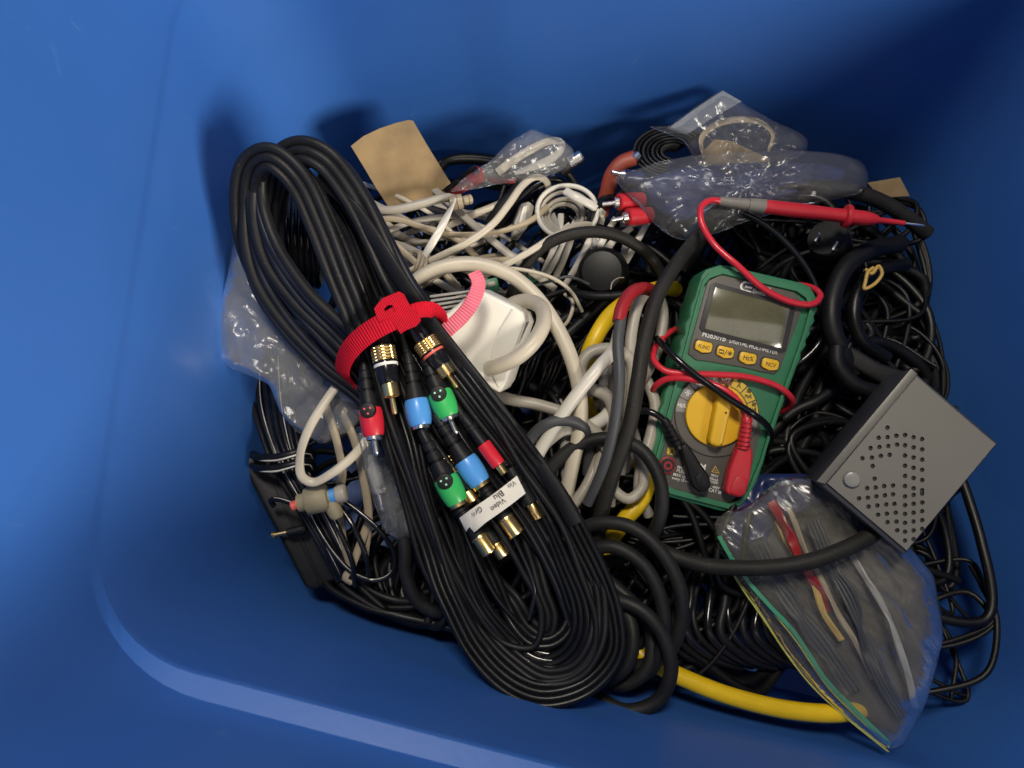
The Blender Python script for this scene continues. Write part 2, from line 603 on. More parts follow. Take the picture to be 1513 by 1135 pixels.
def filmmat(name, tint, fac, milk, turn=0.0, stretch=1.0, cell=70, crease=0.38, gloss=0.8):
    m = bpy.data.materials.new(name)
    m.use_nodes = True
    nt = m.node_tree
    N, Lk = nt.nodes, nt.links
    N.remove(N['Principled BSDF'])
    outn = N['Material Output']
    tr = N.new('ShaderNodeBsdfTransparent')
    tr.inputs[0].default_value = tint + (1,)
    gl = N.new('ShaderNodeBsdfGlossy')
    gl.inputs['Roughness'].default_value = 0.18
    gl.inputs['Color'].default_value = (0.95, 0.95, 0.95, 1)
    df = N.new('ShaderNodeBsdfDiffuse')
    df.inputs['Color'].default_value = milk + (1,)
    fr = N.new('ShaderNodeFresnel')
    fr.inputs['IOR'].default_value = 1.40
    tc = N.new('ShaderNodeTexCoord')
    nz = N.new('ShaderNodeTexNoise')
    nz.inputs['Scale'].default_value = 45
    nz.inputs['Detail'].default_value = 4
    nz.inputs['Distortion'].default_value = 1.0
    mp1 = N.new('ShaderNodeMapping')
    mp1.inputs['Rotation'].default_value = (0, 0, turn)
    mp2 = N.new('ShaderNodeMapping')
    mp2.inputs['Scale'].default_value = (stretch, 1, 1)
    Lk.new(tc.outputs['Object'], mp1.inputs['Vector'])
    Lk.new(mp1.outputs[0], mp2.inputs['Vector'])
    Lk.new(mp2.outputs[0], nz.inputs['Vector'])
    # crinkles: creased cells on warped coordinates
    wp_ = N.new('ShaderNodeMix')
    wp_.data_type = 'VECTOR'
    wp_.inputs[0].default_value = 0.02
    Lk.new(mp2.outputs[0], wp_.inputs[4])
    Lk.new(nz.outputs['Color'], wp_.inputs[5])
    vo = N.new('ShaderNodeTexNoise')
    vo.noise_type = 'RIDGED_MULTIFRACTAL'
    vo.inputs['Scale'].default_value = cell * 0.4
    vo.inputs['Detail'].default_value = 2
    vo.inputs['Roughness'].default_value = 0.45
    Lk.new(wp_.outputs[1], vo.inputs['Vector'])
    ah = N.new('ShaderNodeMath')
    ah.operation = 'MULTIPLY_ADD'
    Lk.new(nz.outputs['Fac'], ah.inputs[0])
    ah.inputs[1].default_value = 1.0
    Lk.new(vo.outputs['Fac'], ah.inputs[2])
    bp = N.new('ShaderNodeBump')
    bp.inputs['Strength'].default_value = crease
    bp.inputs['Distance'].default_value = 0.004
    Lk.new(ah.outputs[0], bp.inputs['Height'])
    Lk.new(bp.outputs[0], gl.inputs['Normal'])
    Lk.new(bp.outputs[0], fr.inputs['Normal'])
    m0 = N.new('ShaderNodeMixShader')
    m0.inputs[0].default_value = fac
    Lk.new(tr.outputs[0], m0.inputs[1])
    Lk.new(df.outputs[0], m0.inputs[2])
    mr = N.new('ShaderNodeMath')
    mr.operation = 'MULTIPLY'
    mr.inputs[1].default_value = gloss
    mr.use_clamp = True
    Lk.new(fr.outputs[0], mr.inputs[0])
    mx = N.new('ShaderNodeMixShader')
    Lk.new(mr.outputs[0], mx.inputs[0])
    Lk.new(m0.outputs[0], mx.inputs[1])
    Lk.new(gl.outputs[0], mx.inputs[2])
    Lk.new(mx.outputs[0], outn.inputs[0])
    return m


FILM = filmmat('clear_film', (0.95, 0.96, 0.98), 0.14, (0.46, 0.47, 0.48), cell=24)
FILMT = filmmat('dull_clear_film', (0.95, 0.96, 0.98), 0.06, (0.50, 0.50, 0.50), cell=24, gloss=0.7)
FILMD = filmmat('thin_clear_film', (0.96, 0.965, 0.97), 0.10, (0.42, 0.40, 0.35), turn=R(50), stretch=0.28, cell=44, crease=0.85, gloss=0.8)
# ------------------------------------------------------------------ the storage tote
QUAD = [Vector((-0.162, -0.020)), Vector((0.315, -0.132)), Vector((0.315, 0.285)), Vector((-0.162, 0.318))]


def ring(off, rad, z, bow=0.0, step=0.0):
    """rounded outline of the tote, moved outward by off"""
    n = 4
    lines = []
    for i in range(n):
        a, b = QUAD[i], QUAD[(i + 1) % n]
        d = (b - a).normalized()
        nn = Vector((d.y, -d.x))
        lines.append((a + nn * (off + (step if i in (0, 2) else 0.0)), d, nn))     # the ledge runs along the long walls only
    cor = []
    for i in range(n):
        p, d, _ = lines[i - 1]
        q, e, _ = lines[i]
        cr = d.x * e.y - d.y * e.x
        w = q - p
        t = (w.x * e.y - w.y * e.x) / cr
        cor.append(p + d * t)
    out = []
    for i in range(n):
        c = cor[i]
        d0, d1 = lines[i - 1][1], lines[i][1]
        n0, n1 = lines[i - 1][2], lines[i][2]
        ang = math.acos(max(-1, min(1, d0.dot(d1))))
        tl = rad * math.tan(ang / 2)
        ctr = c - d0 * tl - n0 * rad
        for k in range(13):
            t = k / 12
            a = (n0 * math.sin((1 - t) * ang) + n1 * math.sin(t * ang)) / math.sin(ang)
            out.append(ctr + a * rad)
        nxt = cor[(i + 1) % n]
        d2 = lines[(i + 1) % n][1]
        ang2 = math.acos(max(-1, min(1, d1.dot(d2))))
        e0 = c + d1 * tl
        e1 = nxt - d1 * (rad * math.tan(ang2 / 2))
        for k in range(1, 28):
            t = k / 28
            p = e0.lerp(e1, t) + n1 * (bow * math.sin(math.pi * t))
            if i == 2:                      # shallow moulded panel on the far wall
                s = max(0, min(1, (p.x + 0.022) / 0.006))
                s2 = 1 - s * s * (3 - 2 * s)
                p -= n1 * (0.0022 * (1 - s2))
            out.append(p)
    return [Vector((p.x, p.y, z)) for p in out]


def loft(rings, close_bottom=False):
    m = len(rings[0])
    v, f = [], []
    for r in rings:
        v += r
    for i in range(len(rings) - 1):
        for j in range(m):
            a, b = i * m + j, i * m + (j + 1) % m
            f.append((a, a + m, b + m, b))
    if close_bottom:
        f.append(tuple(range(m)))
    return v, f


TAN = math.tan(R(5.0))
ZB, ZL, ZR = -0.135, 0.128, 0.218
tote = thing('storage_tote', 'large royal blue plastic storage tote heaped with cables', 'storage tote', (0.06, 0.11, ZB - 0.003))
rs = [ring(ZB * TAN - 0.02, 0.035, ZB), ring(ZB * TAN - 0.006, 0.04, ZB + 0.004), ring(ZB * TAN, 0.046, ZB + 0.016)]
for i in range(1, 12):
    z = ZB + 0.016 + (ZL - 0.004 - ZB - 0.016) * i / 11
    rs.append(ring(z * TAN, 0.060, z, 0.004 * math.sin(math.pi * i / 11)))
STEP = 0.0085
for dz, do in ((-0.0007, 0.0), (0.0004, 0.0006), (0.0042, STEP - 0.0005), (0.0056, STEP)):
    rs.append(ring(ZL * TAN, 0.060 + do, ZL + dz, step=do))
for i in range(1, 5):
    z = ZL + 0.0066 + (ZR - ZL) * i / 4
    rs.append(ring(z * TAN, 0.060 + STEP, z, step=STEP))
# outer skin
zt = ZL + 0.0066 + (ZR - ZL)
for z in (zt, 0.13, 0.0, ZB - 0.003):
    rs.append(ring(z * TAN + 0.0032, 0.072, z, step=STEP))
v, f = loft(rs)
m_ = len(rs[0])
f.append(tuple(range(m_)))
f.append(tuple(len(v) - m_ + j for j in reversed(range(m_))))
mk('body', v, f, BLUE, tote, sharp=24, fix=True)
o_ = zt * TAN
rr = [ring(o_ - 0.0006, 0.070, zt - 0.001, step=STEP), ring(o_ + 0.001, 0.070, zt + 0.0045, step=STEP), ring(o_ + 0.004, 0.070, zt + 0.006, step=STEP), ring(o_ + 0.022, 0.070, zt + 0.006, step=STEP),
      ring(o_ + 0.025, 0.070, zt + 0.003, step=STEP), ring(o_ + 0.025, 0.070, zt - 0.016, step=STEP), ring(o_ + 0.022, 0.070, zt - 0.016, step=STEP), ring(o_ + 0.021, 0.070, zt - 0.001, step=STEP)]
v, f = loft(rr + [rr[0]])
mk('rim', v, f, BLUERIM, tote, sharp=60, fix=True)
fl = mk('floor', [(-3, -3, ZB - 0.004), (3, -3, ZB - 0.004), (3, 3, ZB - 0.004), (-3, 3, ZB - 0.004)], [(0, 1, 2, 3)], FLOORM)
fl['kind'] = 'structure'


def inside(p, margin):
    q = Vector((p[0], p[1]))
    for i in range(4):
        a, b = QUAD[i], QUAD[(i + 1) % 4]
        d = (b - a).normalized()
        nn = Vector((d.y, -d.x))
        if (q - a).dot(nn) > p[2] * TAN - margin:
            return False
    return True


def clampin(p, margin):
    q = Vector((p[0], p[1]))
    for _ in range(2):
        for i in range(4):
            a, b = QUAD[i], QUAD[(i + 1) % 4]
            d = (b - a).normalized()
            nn = Vector((d.y, -d.x))
            ex = (q - a).dot(nn) - (p[2] * TAN - margin)
            if ex > 0:
                q -= nn * ex
    # keep out of the rounded corners
    for i in range(4):
        c = QUAD[i]
        ctr = sum(QUAD, Vector((0, 0))) / 4
        d = (ctr - c).normalized()
        ex = 0.030 + margin - (q - c).dot(d)
        if ex > 0:
            q += d * ex
    return Vector((q.x, q.y, p[2]))


# ------------------------------------------------------------------ dark mass of cables filling the tote
tv, tf = [], []
for k in range(185):
    z = random.uniform(-0.115, -0.035) if 40 < k < 150 else (random.uniform(-0.05, -0.022) if k < 150 else random.uniform(-0.075, -0.04))
    cx, cy = random.uniform(-0.13, 0.28) if k < 150 else random.uniform(0.18, 0.28), random.uniform(-0.06, 0.27) if k < 150 else random.uniform(0.05, 0.25)
    a0 = random.uniform(0, 6.28)
    rx, ry = random.uniform(0.02, 0.09), random.uniform(0.015, 0.05)
    pts = []
    turns = random.uniform(0.7, 2.4)
    nn = int(turns * 7) + 3
    th = random.uniform(0, 3.14)
    for i in range(nn):
        a = a0 + i / 7 * 6.28
        g = 1 + 0.25 * math.sin(i * 1.7 + k)
        x, y = rx * g * math.cos(a), ry * g * math.sin(a)
        p = (cx + x * math.cos(th) - y * math.sin(th) + i * 0.0015, cy + x * math.sin(th) + y * math.cos(th), z + 0.012 * math.sin(i * 0.9 + k))
        pts.append(clampin(p, 0.012))
    vv, ff, _ = sweep_geo(pts, circle(random.choice((1.5, 1.9, 2.4, 3.2, 4.0)), 8), wob=1.0, step=4)
    o = len(tv)
    tv += vv
    tf += [tuple(i + o for i in q) for q in ff]
tg = mk('cable_tangle', tv, tf, DARK, sharp=60)
tg['kind'] = 'stuff'
tg['label'] = 'dark mass of black cables filling the tote under everything else'
tg['category'] = 'cables'

# ------------------------------------------------------------------ the strapped hank of component video cable
hank = thing('component_video_cable', 'long black ribbon cable hank with coloured plugs, tied by a red strap', 'cable', W(700, 700, -20))
OUT = [(585, 428, 62), (645, 500, 58), (712, 585, 54), (780, 670, 50), (838, 755, 45), (878, 838, 42), (899, 908, 38), (897, 962, 36), (868, 1005, 33), (812, 1026, 31),
       (752, 1010, 30), (700, 955, 30), (662, 885, 32), (632, 800, 33), (607, 720, 38), (583, 640, 42), (560, 560, 47), (540, 500, 52)]
INN = [(572, 470, 52), (610, 560, 44), (655, 630, 40), (705, 700, 36), (752, 770, 32), (788, 830, 28), (812, 880, 26), (820, 915, 24), (808, 938, 22), (782, 930, 20),
       (757, 895, 15), (734, 855, 18), (714, 815, 21), (690, 760, 25), (662, 700, 29), (637, 640, 33), (610, 575, 38), (585, 510, 44)]
LOB3 = lobes(3, 2.0)
LOB4 = lobes(4, 1.9)
LOB2 = lobes(2, 2.1)
BIG3 = lobes(3, 2.7)
BIG2 = lobes(2, 3.0)
for k, (t, prof, mt) in enumerate(((0.0, LOB4, BLK), (0.22, LOB3, BLKM), (0.42, LOB3, BLK), (0.62, LOB3, BLKG), (0.82, LOB2, BLK), (1.0, LOB2, BLKM))):
    path = []
    for i, (a, b) in enumerate(zip(OUT, INN)):
        j = 3.5 * math.sin(i * 1.1 + k * 2.1)
        u = t + (0.09 * math.sin(i * 0.55 + k * 1.9) + 0.05 * math.sin(i * 1.7 + k * 3.3) if 0 < k else 0.03 * math.sin(i * 0.7))
        path.append((a[0] + (b[0] - a[0]) * u + j, a[1] + (b[1] - a[1]) * u + 0.6 * j, a[2] + (b[2] - a[2]) * t + 2.5 * math.sin(i * 0.8 + k * 1.7)))
    band('ribbon_cable', path, prof, mt, hank, roll=[[4, 10, 14, 22, 40, 30, 12, 4, -8], [-30, -50, -20, 16, 30, 60, 30, 50, 20], [10, 35, 60, 40, 20, 45, 70, 40, 10], [-10, 0, -30, -10, 30, 60, 40, 10, -20], [40, 60, 30, 0, 20, 40, 10, 30, 50], [0, 30, 10, -20, 10, 40, 60, 20, 0]][k], wob=1.0, step=2.5)
# loose single wires riding on the hank
for path, d, mt in (([(572, 520, 56), (612, 610, 50), (668, 690, 46), (728, 770, 41), (770, 840, 35), (800, 905, 30), (790, 955, 27), (745, 950, 25), (690, 880, 30), (650, 800, 35), (628, 730, 39)], 3.8, BLKM),
        ([(655, 520, 60), (720, 605, 56), (770, 690, 51), (826, 770, 48), (858, 850, 42), (880, 920, 38), (872, 975, 35), (830, 1005, 32), (770, 1000, 30), (712, 945, 31), (672, 870, 34), (640, 780, 38), (612, 690, 42)], 3.4, BLKM),
        ([(600, 540, 52), (645, 640, 47), (712, 720, 43), (762, 800, 39), (790, 875, 33), (782, 915, 29)], 2.8, BLKG),
        (
        [(640, 520, 58), (690, 590, 54), (745, 660, 50), (800, 745, 45), (840, 825, 38), (862, 900, 31), (855, 950, 26), (820, 975, 22), (775, 965, 21), (725, 915, 24), (680, 840, 30), (648, 765, 35)], 3.2, BLKG),
        ([(560, 545, 50), (585, 625, 46), (612, 705, 41), (640, 790, 36), (672, 865, 31), (715, 935, 26), (765, 985, 24), (815, 995, 24)], 3.0, BLKG),
        ([(548, 575, 46), (570, 650, 42), (598, 745, 36), (622, 830, 30), (650, 890, 27)], 3.4, BLK),
        ([(590, 560, 46), (630, 650, 42), (668, 735, 36), (700, 820, 30), (732, 880, 25), (770, 925, 21)], 3.0, BLKG)):
    cord('wire', path, d, mt, hank)
# folded top of the hank, standing against the wall
UPPER = [
    ([(555, 570, 46), (536, 500, 60), (505, 420, 78), (470, 330, 97), (436, 262, 110), (398, 232, 113), (370, 246, 106), (360, 305, 88), (378, 390, 62), (432, 470, 40), (505, 545, 26), (560, 600, 22)], BIG3, BLKM, [10, 6, 0, -10, -25, -35, -20, 0, 10]),
    ([(575, 560, 44), (550, 490, 58), (520, 415, 76), (485, 330, 92), (448, 262, 104), (405, 240, 106), (378, 262, 98), (372, 320, 82), (392, 398, 56), (450, 480, 36), (520, 560, 22), (570, 620, 14), (610, 700, 4)], LOB3, BLK, [0, 6, 8, -4, -20, -30, -20, 0, 10]),
    ([(612, 470, 60), (583, 415, 72), (553, 350, 88), (518, 282, 103), (482, 236, 112), (447, 221, 112), (416, 236, 104), (396, 290, 86), (392, 360, 64), (420, 440, 42), (490, 520, 26), (550, 590, 18), (600, 680, 6)], BIG3, BLKM, [14, 10, 2, -12, -24, -36, -20, 0, 10]),
    ([(630, 460, 58), (600, 418, 68), (567, 355, 82), (532, 290, 96), (497, 245, 104), (462, 232, 104), (430, 248, 96), (410, 300, 78), (410, 372, 56), (446, 452, 34), (520, 540, 22), (590, 650, 8)], BIG2, NAVYB, [24, 20, 10, -2, -14, -24, -10, 0, 10]),
    ([(470, 262, 104), (505, 290, 101), (545, 340, 93), (582, 398, 80), (616, 450, 70), (660, 508, 62), (714, 577, 58), (768, 648, 54), (816, 716, 50), (850, 775, 46)], rect(9, 2.6, 1.0), BLKM, [30, 28, 24, 20, 16]),
    ([(590, 520, 48), (565, 455, 60), (540, 395, 70), (512, 330, 80), (480, 285, 86), (445, 270, 84)], LOB3, BLK, [0, 0, -8, -10]),
    ([(565, 520, 52), (545, 455, 64), (528, 400, 72), (505, 345, 80), (478, 300, 86)], LOB2, BLKG, [0, 4, 8]),
    ([(600, 500, 50), (578, 440, 62), (556, 385, 70), (530, 325, 80), (500, 280, 88)], LOB2, BLK, [0, -4, -8]),
]
for path, prof, mt, roll in UPPER:
    band('ribbon_cable', path, prof, mt, hank, roll=roll, wob=0.4, step=2.5)
FA = [(450, 238, 98), (414, 236, 100), (388, 258, 98), (388, 300, 91), (412, 365, 84), (458, 428, 72), (512, 482, 62), (560, 540, 48), (605, 620, 30), (640, 700, 16)]
FB = [(425, 240, 96), (390, 246, 98), (366, 275, 94), (360, 330, 84), (372, 415, 68), (412, 482, 54), (470, 545, 42), (535, 598, 32), (590, 670, 20), (630, 750, 8)]
for k in range(8):       # loops that sag on the wall side
    t = k / 7
    cord('wire', [(a[0] + (b[0] - a[0]) * t + 3 * math.sin(k * 2.3 + i), a[1] + (b[1] - a[1]) * t + 3 * math.sin(k * 1.1 + i * 1.4), a[2] + (b[2] - a[2]) * t) for i, (a, b) in enumerate(zip(FA, FB))],
         (6.2, 5.2, 4.4)[k % 3], NAVYB if k % 3 else BLKM, hank)

# plugs ------------------------------------------------------------
def at(A, B, t):
    return A.lerp(B, t)


def rca(kind, a, b, za, zb, col=None, r=6.4, dots=None, pin=True, tipmat=STEEL, ringcol=None, label=None, tail=None):
    """one phono plug from its cable end a to its tip b"""
    A, B = W(a[0], a[1], za), W(b[0], b[1], zb)
    L = (B - A).length * 1000
    if kind == 'gold':
        body = lathe('plug', A, B, [(0, 2.2), (0.0, 4.6), (0.26, 5.0), (0.28, 6.2), (0.30, 6.2), (0.40, 6.2), (0.42, 5.9), (0.44, 6.2), (0.64, 5.6), (0.66, 5.2), (0.662, 0.5)], BLKG, hank)
        kn = []
        for i in range(5):
            t = 0.27 + i * 0.028
            kn += [(t, 6.6), (t + 0.004, 6.95), (t + 0.020, 6.95), (t + 0.024, 6.6)]
        knurled('knurled_ring', A, B, 0.25, 0.41, 6.9, body)
        lathe('colour_ring', A, B, [(0.438, 5.5), (0.44, 6.6), (0.47, 6.6), (0.472, 5.5)], ringcol, body)
        lathe('sleeve', A, B, [(0.64, 4.0), (0.645, 4.5), (0.68, 4.6), (0.80, 4.6), (0.805, 4.2), (0.80, 3.7), (0.70, 3.6)], GOLD, body)
        lathe('pin', A, B, [(0.66, 1.5), (0.96, 1.5), (0.99, 1.1), (1.0, 0.4)], GOLD, body, n=14)
        return body
    if kind == 'comp':
        body = lathe('plug', A, B, [(0, 2.0), (0.02, 2.6), (0.14, 2.9), (0.15, 3.5), (0.22, 3.6), (0.225, 3.0), (0.245, 3.0), (0.25, 3.9), (0.33, 4.1), (0.335, 3.4), (0.355, 3.4), (0.36, 4.6), (0.52, r * 0.86), (0.56, r * 0.9), (0.57, r * 0.5)], BLKM, hank)
        lathe('collar', A, B, [(0.52, r * 0.55), (0.525, r * 0.93), (0.55, r * 0.99), (0.62, r * 1.02), (0.70, r), (0.775, r * 0.9), (0.80, r * 0.82), (0.805, r * 0.4)], col, body, n=32)
        lathe('contact_ring', A, B, [(0.79, r * 0.5), (0.795, r * 0.72), (0.835, r * 0.72), (0.838, r * 0.64), (0.82, r * 0.5)], tipmat, body)
        if pin:
            lathe('pin', A, B, [(0.80, 1.6), (0.96, 1.6), (0.985, 1.2), (1.0, 0.4)], STEEL, body, n=14)
        if dots:
            ax = (B - A).normalized()
            n = (AN - ax * AN.dot(ax)).normalized()
            s = ax.cross(n)
            c = at(A, B, 0.555) + n * (r * 0.82 * 0.001)
            badge = lathe('badge', c - n * 0.003, c + n * 0.0022, [(0, 4.3), (0.85, 4.3), (0.97, 4.0), (1.0, 3.5)], BLKM, body, n=28)
            for ang in (90, 210, 330):
                q = c + n * 0.0022 + (s * math.cos(R(ang)) - ax * math.sin(R(ang)) * -1) * 0.0019
                lathe('dot', q - n * 0.0005, q + n * 0.00035, [(0, 0.62), (0.8, 0.62), (1, 0.4)], dots, body, n=12)
        return body
    if kind == 'slim':
        body = lathe('plug', A, B, [(0, 1.8), (0.03, 2.5), (0.2, 2.9), (0.21, 3.4), (0.26, 3.4), (0.27, 2.9), (0.5, 3.6), (0.52, 3.0)], BLKM, hank)
        lathe('collar', A, B, [(0.5, 3.0), (0.505, 4.1), (0.84, 4.0), (0.86, 3.5), (0.861, 2)], col, body)
        lathe('pin', A, B, [(0.86, 2.0), (0.865, 2.3), (0.99, 2.3), (1.0, 1.8)], GOLD, body, n=16)
        return body
    if kind == 'jack':
        body = lathe('socket', A, B, [(0, 2.2), (0.03, 3.6), (0.20, 3.9), (0.21, 4.7), (0.26, 4.7), (0.27, 4.2), (0.34, 4.3), (0.35, 4.9), (0.42, 4.9), (0.43, 4.4), (0.70, 4.6), (0.72, 4.0)], BLKM, hank)
        lathe('gold_barrel', A, B, [(0.68, 3.4), (0.685, r), (0.73, r * 1.06), (0.74, r * 0.98), (0.97, r * 0.98), (0.985, r * 1.02), (1.0, r * 0.98), (1.0, r * 0.72), (0.9, r * 0.7)], GOLD, body, n=28)
        if ringcol:
            lathe('insulator', A, B, [(0.9, r * 0.72), (1.004, r * 0.70), (1.006, r * 0.35), (0.95, r * 0.3)], ringcol, body)
        return body


def knurled(name, A, B, t0, t1, r, parent):
    """gold grip ring cut into small raised blocks"""
    ax = B - A
    T = ax.normalized()
    b = T.orthogonal().normalized()
    c = T.cross(b)
    v, f = [], []
    n, rows = 56, 15
    for i in range(rows):
        t = t0 + (t1 - t0) * i / (rows - 1)
        for j in range(n):
            a = 2 * math.pi * j / n
            deep = (i % 3 == 0) or (j % 4 == 0)
            q = r - (0.55 if deep else 0.0)
            v.append(A + ax * t + (b * math.cos(a) + c * math.sin(a)) * (q * 0.001))
    for i in range(rows - 1):
        for j in range(n):
            p, q = i * n + j, i * n + (j + 1) % n
            f.append((p, q, q + n, p + n))
    f.append(tuple(range(n - 1, -1, -1)))
    f.append(tuple((rows - 1) * n + j for j in range(n)))
    return mk(name, v, f, GOLD, parent, sharp=25)


DOTR = mat('red_dot', (0.75, 0.10, 0.13), 0.4, var=0.03)
DOTG = mat('pale_green_dot', (0.35, 0.75, 0.5), 0.4, var=0.03)
REDC = mat('crimson_plastic', (0.58, 0.018, 0.035), 0.36, var=0.06, coat=0.1)
PINKR = mat('coral_ring', (0.72, 0.12, 0.09), 0.4, var=0.04)
plugs = []
p = rca('gold', (559, 480), (584, 613), 66, 60, ringcol=INKW); p['label'] = 'gold knurled plug with a white ring'
p = rca('gold', (610, 480), (676, 573), 66, 58, ringcol=PINKR); p['label'] = 'gold knurled plug with a coral red ring'
p = rca('comp', (536, 528), (557, 674), 56, 50, col=REDC, dots=DOTR); p['label'] = 'black boot plug with a red collar and three red dots'
p = rca('comp', (602, 520), (627, 657), 58, 54, col=BLUEP, r=6.8); p['label'] = 'black boot plug with a blue collar and silver pin'
p = rca('comp', (621, 512), (675, 642), 60, 54, col=GREENP, dots=DOTG, r=6.9); p['label'] = 'black boot plug with a green collar and silver pin'
p = rca('comp', (622, 635), (690, 770), 56, 47, col=GREENP, dots=DOTG, r=6.9, pin=False, tipmat=GOLD); p['label'] = 'black boot plug with a green collar pushed into a gold socket'
p = rca('comp', (642, 612), (727, 740), 54, 46, col=BLUEP, r=6.8, pin=False, tipmat=GOLD); p['label'] = 'black boot plug with a blue collar pushed into a gold socket'
p = rca('slim', (682, 612), (746, 700), 56, 52, col=REDC); p['label'] = 'slim black plug with a red sleeve and short gold tip'
rca('jack', (668, 735), (724, 817), 46, 43, r=4.5, ringcol=REDC)
rca('jack', (704, 706), (764, 790), 46, 43, r=4.5)
rca('jack', (700, 760), (745, 822), 36, 34, r=4.0, ringcol=INKW)
rca('jack', (752, 690), (796, 766), 46, 42, r=2.6)
knurled('gold_knurl', W(650, 672, 44), W(672, 706, 44), 0.2, 0.9, 4.6, hank)
lathe('gold_knurl', W(690, 728, 42), W(700, 742, 42), [(0, 4), (0.02, 4.6), (0.98, 4.6), (1, 4)], GOLD, hank)
# wires feeding the plugs from the strap
for q in ([(545, 440, 60), (533, 490, 58), (536, 532, 56)], [(580, 440, 66), (590, 480, 62), (602, 522, 58)], [(600, 450, 66), (612, 485, 63), (622, 515, 60)],
          [(575, 520, 52), (600, 580, 50), (623, 638, 55)], [(598, 520, 52), (620, 570, 50), (644, 615, 53)], [(620, 505, 58), (650, 560, 56), (683, 614, 56)],
          [(565, 440, 70), (560, 462, 68), (560, 485, 66)], [(595, 450, 70), (603, 468, 68), (612, 484, 66)]):
    cord('wire', q, 4.2, BLKM, hank)

# paper flag with upside-down lettering
lab = Plane(728, 745, 54, (-8, 6))
top_e = [(679, 766), (700, 750), (722, 735), (742, 720), (764, 703)]
bot_e = [(777, 729), (756, 745), (738, 758), (718, 772), (701, 787), (694, 779), (689, 787)]
hs = [-3.5, -0.6, 0.6, 0.6, -0.8, -1.0, 0.6, 0.8, 0.2, -1.5, -2.5, -4.5]
v = [lab.P(x, y, h) for (x, y), h in zip(top_e + bot_e, hs)]
nv = len(v)
v2 = [q - lab.n * 0.0004 for q in v]
fcs = [(0, 1, 9, 10), (0, 10, 11), (1, 2, 8, 9), (2, 3, 7, 8), (3, 4, 5, 6), (3, 6, 7)]
fcs = fcs + [tuple(i + nv for i in reversed(q)) for q in fcs] + [(i, (i + 1) % nv, (i + 1) % nv + nv, i + nv) for i in range(nv)]
flag = mk('paper_label', v + v2, fcs, PAPER, hank, fix=True, sharp=80)
flag['label'] = 'white paper tape label lettered upside down'
for body, s_, L_, off in (('Vio', 90, 13, -12.5), ('Blu', 65, 15, -12.5), ('Video', 56, 25, -1.5), ('Grn', 25, 17, -12.5)):
    a = (690 + 0.794 * (s_ + L_ / 2) + 0.608 * off, 778 - 0.608 * (s_ + L_ / 2) + 0.794 * off)
    b = (690 + 0.794 * (s_ - L_ / 2) + 0.608 * off, 778 - 0.608 * (s_ - L_ / 2) + 0.794 * off)
    text('lettering', body, lab, a, b, 1.25, INKK, flag, bold=0.004)

# red strap --------------------------------------------------------
strap = thing('cable_tie_strap', 'red ribbed hook-and-loop strap buckled round the black cable hank', 'strap', W(580, 470, 40))
band('strap_loop', [(530, 590, 30), (514, 566, 40), (506, 545, 52), (517, 517, 66), (544, 492, 75), (578, 473, 79), (600, 462, 79)], rect(11.5, 1.1, 0.3), STRAP, strap, roll=[-55, -40, -20, -6, 0, 0], step=1.5)
band('strap_end', [(600, 466, 78), (620, 458, 78), (638, 458, 74), (650, 468, 64), (652, 480, 52)], rect(8.5, 1.1, 0.3), STRAP, strap, roll=[0, 4, 10, 30, 40], step=1.5)
hd = Plane(590, 460, 80, (0, 0))
# head with the slot that the strap feeds through
ho = [(553, 456), (566, 441), (590, 431), (597, 435), (606, 452), (617, 459), (622, 474), (615, 482), (600, 488), (592, 493), (583, 480), (577, 470), (560, 476)]
hi = [(567, 457), (573, 451), (580, 451), (585, 459), (583, 462), (578, 456), (573, 459), (570, 462)]


def plate_with_holes(name, pl, outer, holes, h0, h1, m, parent):
    from mathutils.geometry import delaunay_2d_cdt
    pts = [Vector((x, y)) for x, y in outer]
    edges, hv = [], []
    n = len(outer)
    edges += [(i, (i + 1) % n) for i in range(n)]
    loops = [list(range(n))]
    for h in holes:
        o = len(pts)
        pts += [Vector((x, y)) for x, y in h]
        k = len(h)
        edges += [(o + i, o + (i + 1) % k) for i in range(k)]
        loops.append([o + i for i in range(k)])

    def inpoly(p, poly):
        c = False
        j = len(poly) - 1
        for i in range(len(poly)):
            a, b = poly[i], poly[j]
            if (a[1] > p.y) != (b[1] > p.y) and p.x < (b[0] - a[0]) * (p.y - a[1]) / (b[1] - a[1]) + a[0]:
                c = not c
            j = i
        return c
    V, E_, Fc, *_ = delaunay_2d_cdt(pts, edges, [], 0, 1e-6)
    keep = []
    for q in Fc:
        c = sum((V[i] for i in q), Vector((0, 0))) / len(q)
        if inpoly(c, outer) and not any(inpoly(c, h) for h in holes):
            keep.append(tuple(q))
    nV = len(V)
    top = [pl.P(q.x, q.y) + pl.n * (h1 * 0.001) for q in V]
    bot = [pl.P(q.x, q.y) + pl.n * (h0 * 0.001) for q in V]
    fs = keep + [tuple(i + nV for i in reversed(q)) for q in keep]
    cnt = {}
    for q in keep:
        for i in range(len(q)):
            e = (q[i], q[(i + 1) % len(q)])
            cnt[e] = 1
    for (a, b) in cnt:
        if (b, a) not in cnt:
            fs.append((a, a + nV, b + nV, b))
    uv = [((q.x + q.y * 0.6) * 0.045, 0.5) for q in V] * 2
    return mk(name, top + bot, fs, m, parent, fix=True, sharp=30, uv=uv)


plate_with_holes('strap_head', hd, ho, [hi], -0.6, 1.0, STRAP, strap)
tail = band('strap_tail', [(700, 402, 74), (707, 418, 72), (699, 444, 68), (682, 468, 63), (660, 488, 58), (648, 500, 50)], rect(8.5, 1.1, 0.3), STRAPP, strap, roll=[-35, -25, -12, -6, 0], step=1.5)
tail['label'] = 'paler pink loose end of the strap'

